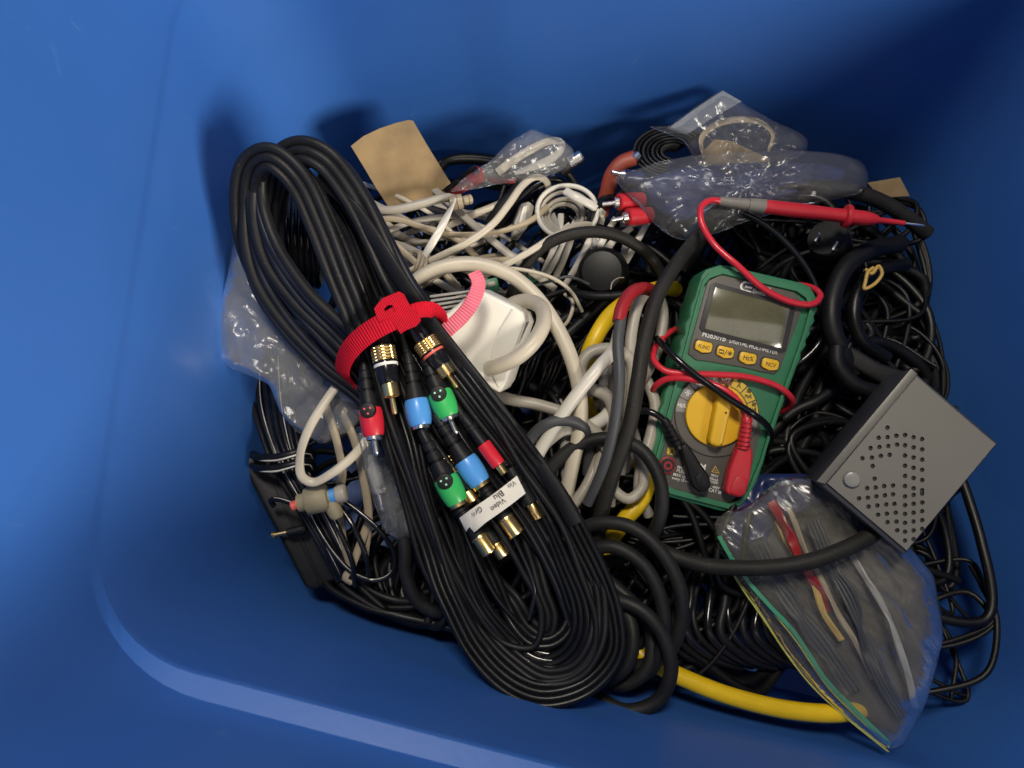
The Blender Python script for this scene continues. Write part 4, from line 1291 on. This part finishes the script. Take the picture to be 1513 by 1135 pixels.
for i in range(9):      # glossy thin wires lying in the dark beside the adapter
    x, y = 765 + 9 * i, 555 - 6 * (i % 4)
    cord('thin_wire', [(x - 20, y + 45, -26), (x - 2, y + 12, -18), (x + 8, y - 14, -14), (x + 26, y - 30, -20)], 2.0, BLKG, tag=('thin glossy black wire in the gap right of the white adapter', 'wire', 'thin wires right of the adapter'))

# ------------------------------------------------------------------ cardboard and beige flat cables
cpl = Plane(592, 255, 8, (28, 14))
cpoly = [(518, 214), (536, 200), (560, 189), (585, 181), (603, 177), (610, 178), (618, 192), (632, 216), (648, 242), (664, 268), (672, 285), (640, 298), (578, 312), (556, 278), (536, 244)]
nn_ = len(cpoly)
ctr = (600, 245)
cv, cf = [], []
for s in (0, 1):
    for q in cpoly:
        u = (q[0] - ctr[0]) * 0.8 + (q[1] - ctr[1]) * 0.6
        cv.append(cpl.P(q[0], q[1], 0) + cpl.n * ((0.9 * (1 - s) + 0.0011 * u * u * 0.6) * 0.001))
    cv.append(cpl.P(ctr[0], ctr[1], 0) + cpl.n * (0.9 * (1 - s) * 0.001))
for s in (0, 1):
    o = s * (nn_ + 1)
    for i in range(nn_):
        q = (o + i, o + (i + 1) % nn_, o + nn_)
        cf.append(q)
for i in range(nn_):
    j = (i + 1) % nn_
    cf.append((i, j, j + nn_ + 1, i + nn_ + 1))
mk('card_tab', cv, cf, CARD, fix=True, sharp=60, tag=('curved tan cardboard tab standing against the far wall', 'cardboard'))

FLAT = rect(4.6, 1.7, 0.8)
def fcab(label, path, m=BEIGE, prof=FLAT, roll=None, name='flat_cable', group=None):
    return band(name, path, prof, m, tag=(label, 'cable') + ((group,) if group else ()), roll=roll, wob=0.4)


fcab('beige flat cable sloping from the hank to the cable knot', [(505, 296, 12), (525, 318, 14), (560, 345, 14), (598, 374, 14), (622, 396, 12), (640, 420, 2)], roll=[10, 30, 0])
cord('thick_beige_cable', [(480, 300, -5), (525, 300, 8), (570, 311, 14), (620, 302, 16), (662, 292, 14), (676, 296, 12)], 6.0, PALE, tag=('thick pale cord along the foot of the cardboard tab', 'cord'))
fcab('beige flat cable curving right from below the cardboard tab', [(552, 332, 8), (566, 324, 14), (592, 325, 16), (630, 337, 16), (665, 346, 14), (705, 346, 14), (748, 340, 12), (785, 326, 10), (810, 305, 4)], roll=[0, 20, 50, 10], prof=rect(4.0, 1.6, 0.7))
fcab('long cream flat cable rising to a bend below the clear bag', [(590, 410, 8), (640, 384, 16), (690, 359, 20), (728, 332, 22), (752, 302, 22), (772, 274, 22), (790, 262, 20), (805, 266, 14), (811, 282, 6), (806, 310, -5)], roll=[30, 20, 10, -10, 0], prof=rect(4.8, 2.2, 1.0), m=CREAM)
fcab('short glossy white flat cable twisted upright at the knot', [(672, 296, 20), (662, 316, 24), (648, 344, 24), (634, 368, 20), (620, 392, 14), (612, 410, 4)], m=WHITE, roll=[80, 20, -20, 40, 60], prof=rect(5.0, 1.4, 0.6))
fcab('cream flat cable running from the adapter up to the white coil', [(700, 415, 4), (735, 397, 14), (780, 374, 18), (820, 348, 18), (850, 334, 16), (872, 333, 10), (890, 345, 0)], m=CREAM, roll=[20, 10, 0], prof=rect(4.4, 2.0, 0.9))
fcab('beige flat cable lying level behind the cream arch', [(600, 392, 4), (650, 382, 8), (710, 386, 8), (760, 383, 6), (800, 372, 0)], roll=[0, 30, 0])
fcab('beige cable end crossing below the cream arch', [(640, 390, 2), (662, 410, 4), (680, 430, 0), (700, 450, -10)], prof=rect(4.0, 1.8, 0.8))
kn_ = thing('cable_knot', 'beige knot where the flat cables are tied together', 'cable knot', W(622, 385, 0))
for i in range(3):
    cord('wrap', [(612 + 5 * i, 372 + 4 * i, 10), (620 + 5 * i, 378 + 4 * i, 19), (614 + 5 * i, 398 + 3 * i, 18), (606 + 5 * i, 404 + 2 * i, 8)], 3.0, BEIGE, kn_)
random.seed(21)
LBL = 'pale beige cable buried in the tangle below the cardboard tab'
for i in range(30):
    x, y = random.uniform(505, 740), random.uniform(300, 430)
    a = random.uniform(-0.5, 0.7)
    L = random.uniform(50, 120)
    b = random.uniform(-25, 25)
    z = random.uniform(-14, 8)
    pth = [(x - L * math.cos(a), y - L * math.sin(a), z - 8), (x - L * 0.4 * math.cos(a), y - L * 0.4 * math.sin(a) + b * 0.7, z), (x + L * 0.3 * math.cos(a), y + L * 0.3 * math.sin(a) + b, z + 2), (x + L * math.cos(a), y + L * math.sin(a), z - 8)]
    pth = [(max(470, q[0]), q[1], q[2]) for q in pth]
    fcab(LBL, pth, m=random.choice((BEIGE, PALE, CREAM, PALE)), prof=random.choice((FLAT, rect(3.4, 2.6, 1.2), rect(5.2, 2.0, 0.9))), roll=[random.uniform(-40, 40) for _ in range(3)], name='beige_cable', group='pale cables below the cardboard tab')
for i in range(14):      # light flat strands fanning out under the black arch
    x = 800 + i * 10
    y = 362 + random.uniform(-16, 16)
    x += random.uniform(-14, 14)
    b = random.uniform(-30, 30)
    fcab('whitish flat strand fanned out under the black arch cord', [(x - 28 + b, y + 50, -16), (x - 10 + b * 0.5, y + 22, -4), (x + 6, y - 8, 2), (x + 22 - b, y - 36, -6)], m=random.choice((PALE, WHITE, GREYV)), prof=rect(4.4, 1.4, 0.6), roll=[random.uniform(-30, 30), random.uniform(-30, 30)], name='white_strand', group='whitish strands under the black arch')
wc = thing('white_cable_coil', 'small coil of white cable with ribbed connector under the clear bag', 'cable', W(828, 305, -10))
for r_, m_2, z in ((44, WHITE, 11), (36, PALE, 7), (29, PALE, 3), (22, PALE, 0)):
    cx_, cy_ = 838 - (46 - r_) * 0.2, 312 + (46 - r_) * 0.35
    pth = [(cx_ + r_ * math.cos(R(a)), cy_ + r_ * 0.88 * math.sin(R(a)), z + 3 * math.sin(R(a * 1.5))) for a in range(100, 430, 24)]
    cord('turn', pth, 3.2, m_2, wc, wob=1.2)
band('tail', [(835, 282, 16), (852, 292, 18), (875, 304, 14), (892, 318, 6)], rect(5.5, 2.4, 1.0), WHITE, wc)
wp = thing('white_phone_plug', 'translucent white modular plug lying left of the small white coil', 'plug', W(775, 325, -12))
pp = Plane(775, 325, 4, (0, 10))
prism('plug_body', pp, [(770, 300), (782, 297), (790, 304), (784, 330), (768, 352), (757, 350), (760, 325)], -9, 0, PALE, wp, bevel=1.2)
prism('clip', pp, [(772, 306), (779, 304), (776, 328), (767, 342), (764, 338)], -0.5, 1.2, WHITE, wp, bevel=0.4)
bc = thing('beige_cable_connector', 'stubby beige coaxial connector touching the cardboard tab', 'connector', W(680, 298, 0))
lathe('collar', W(664, 301, 14), W(684, 297, 14), [(0, 3), (0.05, 4.6), (0.5, 4.8), (0.55, 4.0), (0.6, 4.9), (0.95, 4.8), (1.0, 3)], BEIGE, bc)
lathe('cap', W(684, 297, 14), W(698, 294, 13), [(0, 2.4), (0.1, 3.0), (0.5, 3.2), (0.55, 2.6), (0.6, 3.3), (0.9, 3.1), (1, 2)], BEIGE, bc)

random.seed(77)
for i in range(9):      # more pale cords in the heap between adapter and multimeter
    x, y = random.uniform(840, 935), random.uniform(560, 720)
    a = random.uniform(0.9, 2.3)
    L = random.uniform(40, 80)
    b = random.uniform(-26, 26)
    z = random.uniform(-26, -8)
    cord('pale_cable', [(x - L * math.cos(a), y - L * math.sin(a), z - 8), (x + b, y + b * 0.3, z), (x + L * 0.5 * math.cos(a) + b * 0.6, y + L * 0.5 * math.sin(a), z + 1), (x + L * math.cos(a), y + L * math.sin(a), z - 10)],
         random.choice((5.4, 6.6, 7.4)), random.choice((PALE, GREYV, PALE, CREAM)), tag=('pale cord buried in the white tangle beside the thick dusty black cord', 'cord', 'pale cords buried in the white tangle'))

# ------------------------------------------------------------------ bags and small things along the far wall
bg = thing('clear_bag', 'clear plastic bag holding a white cable, against the far wall', 'plastic bag', W(770, 230, -5))
fp = Plane(770, 230, 24, (10, 0))
film('bag_film', fp, [(664, 284), (690, 258), (722, 240), (752, 210), (786, 190), (806, 198), (832, 206), (848, 222), (846, 240), (824, 256), (780, 268), (736, 272), (700, 280)], 9, 2.4, FILM, bg, seed=3)
cw = thing('white_ribbon_cable', 'cream ribbon cable folded inside the clear bag by the far wall', 'cable', W(790, 225, 10))
band('ribbon', [(735, 255, 20), (760, 236, 25), (790, 218, 27), (815, 208, 27), (830, 212, 24), (824, 228, 20), (795, 244, 18), (760, 256, 16)], rect(5.5, 1.6, 0.7), CREAM, cw, roll=[20, 0, -30, 40])
cr = thing('black_red_card', 'thin black and dark red circuit card lying edge-on beside the cardboard tab', 'circuit card', W(700, 265, 0))
cp = Plane(700, 262, 20, (38, -22))
prism('board', cp, [(656, 284), (704, 246), (712, 250), (716, 268), (672, 292)], -1.2, 0, REDD, cr, bevel=0.2)
prism('shield', cp, [(654, 280), (702, 242), (706, 246), (662, 284)], 0.3, 2.2, BLKG, cr, bevel=0.3)
prism('metal_clip', cp, [(703, 250), (710, 247), (709, 255), (704, 258)], 0.2, 2.2, STEEL, cr, bevel=0.2)
bx2 = thing('black_red_box', 'flat black packet with a red edge under the clear bag', 'packet', W(745, 262, 0))
cp = Plane(745, 260, 14, (30, 0))
prism('packet', cp, [(710, 246), (780, 252), (800, 262), (770, 276), (716, 272)], -6, 0, BLKG, bx2, bevel=1)
prism('red_edge', cp, [(722, 262), (764, 264), (760, 271), (726, 270)], 0.1, 0.9, REDD, bx2, bevel=0.2)
K('black_cable', 'black cable hooping below the clear bag towards the metal connector', 5.2, BLKM, [(720, 330, -6), (745, 295, 4), (775, 264, 12), (810, 248, 14), (838, 256, 10), (852, 280, 0)], cat='cable')
K('black_cable', 'second black cable close under the hooped one', 4.6, BLKG, [(735, 335, -10), (762, 300, 0), (795, 272, 6), (825, 266, 6), (848, 290, -6)], cat='cable')
mc = thing('metal_plug', 'nickel plug end sticking out at the far wall beside the clear bag', 'plug', W(846, 240, 0))
lathe('plug_body', W(826, 252, 14), W(842, 240, 18), [(0, 4), (0.1, 5.5), (0.8, 5.5), (1, 4.5)], BLKM, mc)
lathe('shell', W(840, 242, 18), W(860, 230, 21), [(0, 3.5), (0.05, 4.2), (0.9, 4.2), (0.95, 3.6), (1.0, 3.4), (0.96, 2.4), (0.8, 2.2)], STEEL, mc)
# right-hand bags
zb = thing('zip_bag', 'small clear zip bag standing up against the far wall', 'plastic bag', W(1080, 200, -5))
zp = Plane(1080, 200, 34, (14, 0))
film('bag_film', zp, [(956, 186), (984, 190), (1022, 162), (1064, 134), (1080, 140), (1096, 152), (1140, 178), (1186, 198), (1196, 210), (1192, 226), (1150, 246), (1080, 262), (1034, 246), (1008, 206), (984, 198)], 9, 1.6, FILMT, zb, seed=8)
prism('zip_flap', zp, [(984, 192), (1022, 164), (1064, 136), (1092, 152), (1056, 172), (1012, 200)], 5.0, 5.4, filmmat('milky_film', (0.85, 0.88, 0.92), 0.30, (0.42, 0.45, 0.5)), zb, bevel=0)
be = thing('beige_wristband', 'beige hoop of flat cable inside the standing zip bag', 'cable', W(1090, 205, 10))
band('hoop', [(1040, 235, 28), (1036, 206, 32), (1055, 186, 34), (1090, 177, 35), (1125, 182, 34), (1142, 200, 32), (1136, 222, 28)], rect(4.5, 1.6, 0.7), BEIGE, be, roll=[60, 20, 0, -20, -60])
prism('backing_card', Plane(1090, 225, 26, (20, 0)), [(1032, 232), (1056, 206), (1080, 208), (1140, 236), (1130, 248), (1050, 258)], -3, 0, CARD, be, bevel=0.5)
dk = thing('dark_ribbon_coil', 'wound coil of black ribbon cable left of the standing zip bag', 'cable', W(985, 220, -5))
for i in range(7):
    r_ = 10 + i * 5.0
    pth = [(992 + (r_ * 1.35) * math.cos(R(a)), 226 + r_ * 0.85 * math.sin(R(a)), 24 - i * 1.2) for a in range(100, 330, 18)]
    band('turn', pth, rect(1.6, 7, 0.5), BLK if i % 2 else CHAR, dk, roll=[-25, -25])
rb = thing('brick_red_plug', 'brick red cable boot bent beside the black ribbon coil', 'plug', W(905, 280, -10))
band('boot', [(888, 318, -2), (897, 285, 8), (905, 258, 16), (920, 240, 20), (938, 233, 22)], rect(10.5, 5.0, 2.2), RUST, rb, roll=[20, 10, 0, -10])
lathe('ferrule', W(936, 236, 22), W(943, 229, 22), [(0, 2.6), (0.1, 3.2), (0.9, 3.2), (1, 2.4)], STEEL, rb)
bs = thing('blue_phono_plug', 'small blue phono plug with a nickel pin at the corner of the film bag', 'plug', W(920, 260, 10))
lathe('plug_body', W(922, 259, 26), W(950, 264, 24), [(0, 3.4), (0.05, 4), (0.8, 4.2), (1, 3.2)], NAVYP, bs)
lathe('pin', W(903, 254, 26), W(924, 259, 26), [(0, 0.6), (0.06, 1.5), (0.7, 1.5), (0.72, 3.0), (0.98, 3.0), (1, 2)], STEEL, bs, n=16)
for (a, b, c), lb in ((((890, 302), (913, 299), (950, 296)), 'upper of two red phono plugs under the film bag'), (((903, 326), (926, 321), (962, 318)), 'lower of two red phono plugs under the film bag')):
    g = thing('red_phono_plug', lb, 'plug', W(b[0], b[1], -5), 'pair of red phono plugs')
    lathe('plug_body', W(b[0], b[1], 18), W(c[0], c[1], 12), [(0, 4.6), (0.04, 5.6), (0.5, 5.8), (0.96, 5.2), (1, 4)], REDP, g)
    lathe('pin', W(a[0], a[1], 18), W(b[0] + 1, b[1], 18), [(0, 0.6), (0.05, 1.5), (0.72, 1.5), (0.74, 3.6), (0.99, 3.6), (1, 2)], STEEL, g, n=16)
K('black_cable', 'black cable loop beside the two red phono plugs', 6.5, BLKG, [(930, 300, 0), (900, 294, 8), (880, 308, 10), (874, 330, 6), (900, 342, 2), (940, 340, -4)], cat='cable')
fb = thing('film_bag', 'crumpled clear bag of dark blue parts behind the red probe', 'plastic bag', W(1090, 275, -10))
fp2 = Plane(1090, 280, 26, (8, 0))
film('bag_film', fp2, [(905, 262), (930, 254), (970, 240), (1020, 230), (1070, 226), (1130, 222), (1190, 222), (1250, 228), (1276, 240), (1284, 260), (1278, 284), (1230, 296), (1170, 306), (1110, 326), (1050, 348), (1004, 356), (975, 340), (945, 305), (922, 282)], 8, 3.4, FILMT, fb, seed=12, freq=50)
np_ = thing('dark_blue_packet', 'dark blue glossy packet inside the crumpled film bag', 'packet', W(1060, 285, 0))
film('packet_film', Plane(1070, 280, 16, (8, 0)), [(940, 270), (1010, 246), (1100, 240), (1200, 240), (1255, 250), (1240, 280), (1150, 296), (1070, 322), (1000, 330), (960, 300)], 5, 2.4, NAVYP, np_, seed=5)
ce = thing('card_strip', 'bit of tan card showing at the end of the black arch cord', 'cardboard', W(1310, 275, 0))
prism('strip', Plane(1310, 275, 10, (10, 20)), [(1282, 270), (1330, 262), (1345, 290), (1300, 292)], -1, 0, CARD, ce, bevel=0.2)

# ------------------------------------------------------------------ zip bag of parts at the near right
zg = thing('zip_bag', 'large clear zip bag with a green seal, under the metal case', 'plastic bag', W(1220, 900, -30))
zgp = Plane(1220, 900, -10, (-4, -8))
OUTL = [(1054, 772), (1056, 800), (1072, 830), (1094, 866), (1128, 915), (1162, 966), (1200, 1014), (1250, 1060), (1312, 1110), (1335, 1105), (1370, 1040), (1395, 940), (1380, 850), (1310, 770), (1240, 722), (1196, 702), (1152, 708), (1104, 748), (1070, 756)]
film('bag_film', zgp, OUTL, 9, 3.4, FILMD, zg, seed=17, freq=40, nb=140, rings=22, turn=R(50), stretch=0.28)
def zband(name, path, prof, m):
    P = [zgp.P(x, y, h) for x, y, h in path]
    v, f, uv = sweep_geo(P, prof, flat=True, step=3, up=zgp.n)
    return mk(name, v, f, m, zg, uv=uv)
zband('green_seal', [(1060, 790, 6), (1078, 822, 7), (1104, 858, 7.5), (1136, 894, 8), (1166, 926, 8), (1188, 958, 7), (1216, 1000, 6), (1262, 1048, 4), (1312, 1096, 3)], rect(2.6, 0.9, 0.3), TEAL)
zband('yellow_seal_edge', [(1072, 830, 0.6), (1094, 866, 0.6), (1128, 915, 0.6), (1162, 966, 0.6), (1200, 1014, 0.6), (1250, 1060, 0.6), (1312, 1110, 0.6)], rect(1.0, 0.8, 0.2), LIME)
zband('yellow_seal_line', [(1140, 903, 7), (1170, 940, 7), (1196, 978, 6), (1222, 1014, 5), (1270, 1062, 3), (1312, 1102, 2)], rect(0.9, 0.7, 0.2), LIME)
P_ = [W(950, 800, -14), W(990, 820, -4)] + [zgp.P(x, y, h) for x, y, h in ((1040, 829, 14), (1075, 831, 17), (1110, 830, 20), (1150, 825, 22), (1190, 816, 23), (1228, 803, 21))] + [zgp.P(1262, 789, 17), zgp.P(1300, 770, 10), zgp.P(1330, 752, 2)]
cord('black_cable', P_, 9.4, DUSTY, tag=('black cord lying across the zip bag below the multimeter', 'cord'), n=16, world=True)
pouch = thing('dark_pouch', 'dark crumpled pouch filling the green-sealed bag', 'pouch', W(1240, 900, -40))
film('pouch_cloth', Plane(1235, 900, -22, (-4, -8)), [(1100, 800), (1150, 770), (1230, 760), (1310, 800), (1370, 870), (1365, 980), (1325, 1088), (1250, 1046), (1180, 960), (1130, 880)], 9, 4.0, POUCH, pouch, seed=61, freq=45, turn=R(50), stretch=0.3)
nv_ = thing('navy_packet', 'dark navy packet showing through the green-sealed bag', 'packet', W(1150, 740, -30))
film('packet_film', Plane(1150, 745, -14, (-4, -8)), [(1080, 735), (1120, 700), (1190, 700), (1240, 730), (1200, 750), (1150, 770), (1120, 820), (1090, 830), (1068, 790)], 4, 2.5, NAVYP, nv_, seed=31)
for i, (lb, m_2, w_, pth) in enumerate((
        ('dark red flat cable inside the green-sealed bag', REDD, 6, [(1140, 740, -16), (1165, 790, -12), (1190, 850, -10), (1220, 900, -14)]),
        ('tan cable running lengthwise inside the green-sealed bag', BEIGE, 3.5, [(1160, 750, -16), (1180, 800, -12), (1215, 870, -8), (1250, 930, -8), (1290, 1000, -14)]),
        ('yellow-brown cable inside the green-sealed bag', GOLDT, 4, [(1150, 770, -18), (1178, 830, -14), (1205, 880, -10), (1240, 940, -12)]),
        ('slate grey ribbon cable folded inside the green-sealed bag', SLATE, 9, [(1200, 770, -16), (1235, 850, -8), (1265, 920, -6), (1300, 1010, -10), (1330, 1060, -16)]),
        ('thin grey cable at the far side of the green-sealed bag', GREYV, 4, [(1250, 800, -18), (1290, 880, -10), (1320, 960, -8), (1345, 1040, -14)]),
        ('broad dark ribbon cable deep in the green-sealed bag', SLATE, 12, [(1120, 800, -20), (1160, 870, -16), (1210, 950, -14), (1260, 1020, -16)]))):
    v, f, uv = sweep_geo([zgp.P(x, y, z + 17) for x, y, z in pth], (rect(w_, 1.6, 0.7) if w_ < 8 else lobes(4, w_ / 7.5)), flat=True, up=zgp.n, roll=[0, 60, -50, 40, 20], wob=3.0)
    mk('bagged_cable', v, f, m_2, uv=uv, tag=(lb, 'cable'))

# ------------------------------------------------------------------ left side: clear bag, beige cable, black wires, brick
lbg = thing('clear_bag', 'crumpled clear bag squeezed between hank and left wall', 'plastic bag', W(400, 520, 0))
lp = Plane(400, 500, 34, (0, 8))
film('bag_film', lp, [(346, 352), (338, 392), (330, 430), (318, 466), (311, 492), (314, 520), (330, 540), (366, 554), (398, 568), (408, 594), (418, 616), (440, 640), (480, 660), (520, 640), (560, 590), (560, 550), (500, 505), (450, 470), (410, 420), (380, 370), (362, 345)], 8, 2.8, FILM, lbg, seed=23, freq=38, nb=130, rings=20)
sbg = thing('clear_sleeve', 'narrow clear plastic sleeve around a grey headphone plug', 'plastic sleeve', W(575, 730, -10))
film('sleeve_film', Plane(570, 720, 14, (0, 0)), [(528, 640), (550, 632), (566, 668), (584, 706), (600, 744), (612, 790), (590, 800), (568, 786), (552, 740), (538, 690)], 6, 2.2, FILM, sbg, seed=41)
jp = thing('headphone_plug', 'grey headphone plug inside the narrow clear sleeve', 'plug', W(556, 710, 0))
lathe('plug_body', W(550, 672, 14), W(560, 730, 13), [(0, 2.2), (0.1, 3.0), (0.3, 3.4), (0.32, 4.4), (0.9, 4.6), (1, 3.8)], GREYV, jp)
lathe('contact', W(560, 728, 13), W(566, 756, 12), [(0, 1.8), (0.6, 1.8), (0.62, 1.5), (0.66, 1.8), (0.9, 1.7), (1, 0.6)], STEEL, jp, n=16)
BF = rect(5.4, 2.2, 1.0)
fcab('cream flat cable looped in front of the clear bag beside the strap', [(530, 540, 24), (506, 560, 32), (482, 592, 36), (458, 632, 36), (444, 672, 32), (446, 704, 28), (462, 713, 26), (490, 700, 28), (520, 676, 26), (550, 640, 16)], m=CREAM, prof=BF, roll=[30, 10, 0, 20, -30, 0, 20])
fcab('beige flat cable hanging straight down inside the cream loop', [(478, 590, 20), (488, 620, 20), (500, 660, 18), (506, 700, 14), (500, 730, 8), (505, 790, -6), (518, 840, -18)], prof=BF, roll=[0, 20, -10, 30])
fcab('beige flat cable hanging behind the red plug', [(500, 600, 12), (520, 640, 14), (534, 690, 8), (545, 760, -4), (540, 820, -16)], prof=BF, roll=[20, 0, 30])
fcab('beige flat cable end hooked at the bottom of the black wires', [(545, 770, -6), (530, 810, -10), (520, 838, -12), (510, 855, -14), (520, 862, -16)], prof=BF, roll=[0, 40])
br = thing('power_brick', 'long black power brick leaning in the near left corner', 'power brick', W(430, 780, -70))
bpl = Plane(430, 770, -16, (-6, 14))
prism('case', bpl, [(354, 680), (372, 672), (420, 668), (510, 840), (500, 856), (462, 874), (450, 866)], -38, 0, BLKM, br, bevel=2.5, seg=3)
prism('case_seam', bpl, [(384, 674), (390, 672), (478, 862), (472, 866)], -0.2, 0.5, BLKM, br, bevel=0.2)
sw = thing('speaker_wire_bundle', 'hank of black speaker wire with a white stripe on the power brick', 'wire', W(440, 720, -40))
STR = mat('white_stripe', (0.55, 0.53, 0.48), 0.4, var=0.1)
random.seed(5)
for k in range(7):
    o = k * 9
    pth = [(372 + o * 1.0, 520 + random.uniform(-6, 6), -14), (374 + o * 1.1, 600, -6), (402 + o * 0.85, 680, -1), (434 + o * 0.9, 740, -4), (468 + o * 0.8, 800, -10), (500 + o * 0.6, 858, -24)]
    c_ = cord('wire', pth, 3.4, BLKG, sw, wob=0.8)
    if k in (1, 4):
        cord('stripe', [(q[0] + 2.5, q[1], q[2] + 1.6) for q in pth], 0.6, STR, c_, n=6, wob=0)
for y0 in (668, 684):
    pth = [(374, y0 + 4, -6), (384, y0 + 8, 6), (410, y0 + 8, 12), (440, y0, 12), (456, y0 - 2, 4), (462, y0 + 6, -8)]
    c_ = cord('binding_turn', pth, 5.2, BLK, sw, wob=0)
    cord('stripe', [(q[0], q[1] + 4, q[2] + 2.2) for q in pth], 1.1, STR, c_, n=6, wob=0)
for pth in ([(505, 738, 6), (535, 760, 8), (565, 788, 4), (583, 820, -4), (578, 848, -10), (556, 858, -12), (524, 848, -10), (496, 820, -8), (470, 780, -6), (450, 740, -4)],
            [(500, 745, 4), (520, 775, 6), (540, 820, 2), (545, 850, -8)], [(478, 740, 2), (500, 780, 4), (520, 830, -4), (524, 866, -14)],
            [(405, 748, 0), (400, 740, 4), (412, 738, 8), (436, 745, 10)]):
    c_ = cord('loose_wire', pth, 3.2, BLKG, sw, wob=0.5)
    cord('stripe', [(q[0] - 1.5, q[1] - 2, q[2] + 1.5) for q in pth], 0.55, STR, c_, n=6, wob=0)
of = thing('coaxial_splitter', 'olive beige coaxial fitting with red and blue ends on the black wires', 'connector', W(470, 740, 0))
A, B = W(436, 745, 14), W(510, 728, 14)
lathe('body', A, B, [(0.05, 3), (0.06, 5.0), (0.20, 5.4), (0.22, 7.4), (0.28, 8.2), (0.60, 8.2), (0.66, 7.0), (0.68, 4.6), (0.72, 4.4)], OLIVE, of)
lathe('red_end', W(430, 749, 14), W(442, 744, 14), [(0, 2.0), (0.1, 2.8), (0.95, 2.8), (1, 2)], PINKR, of)
lathe('blue_ring', A, B, [(0.70, 4.0), (0.705, 4.6), (0.81, 4.6), (0.815, 4.0)], BLUEP, of)
lathe('pale_cap', A, B, [(0.81, 4.0), (0.82, 5.0), (0.90, 5.6), (1.0, 5.4), (1.03, 4.4), (1.04, 2)], PALE, of)
lathe('side_branch', W(488, 742, 12), W(500, 766, 10), [(0, 5), (0.2, 4.8), (0.8, 4.4), (1, 3)], OLIVE, of)
gp_ = thing('gold_pin_plug', 'small gold-tipped black plug poking out over the power brick', 'plug', W(430, 788, -20))
lathe('plug_body', W(424, 787, -8), W(452, 781, -8), [(0, 2.0), (0.05, 2.6), (0.9, 3.0), (1, 2.2)], BLKM, gp_)
lathe('gold_tip', W(402, 791, -8), W(426, 786, -8), [(0, 0.8), (0.02, 2.2), (0.16, 2.4), (0.18, 1.2), (0.9, 1.3), (1.0, 1.2)], GOLD, gp_, n=16)
K('black_cable', 'black cord bulging out under the left side of the hank', 8.0, CHAR, [(590, 760, 6), (598, 810, 2), (600, 850, -4), (618, 890, -10), (650, 905, -16), (690, 890, -24)])
K('black_cable', 'black cord trailing along the near wall under the power brick', 5.0, BLKM, [(520, 830, -24), (545, 870, -26), (580, 886, -28), (625, 890, -26), (660, 900, -30)])
for i in range(10):      # cords seen in the dark below the multimeter
    x = 1000 + 17 * i
    K('black_wire', 'thin black wire in the dark gap between yellow cord and zip bag', 4.0 + (i % 3), BLKM if i % 2 else BLKG, [(x - 10, 840, -34), (x - 26 + 6 * (i % 3), 890, -28), (x - 20, 935, -26), (x + 15, 970, -32), (x + 60, 985, -44)], cat='wire') ['group'] = 'thin wires between yellow cord and zip bag'
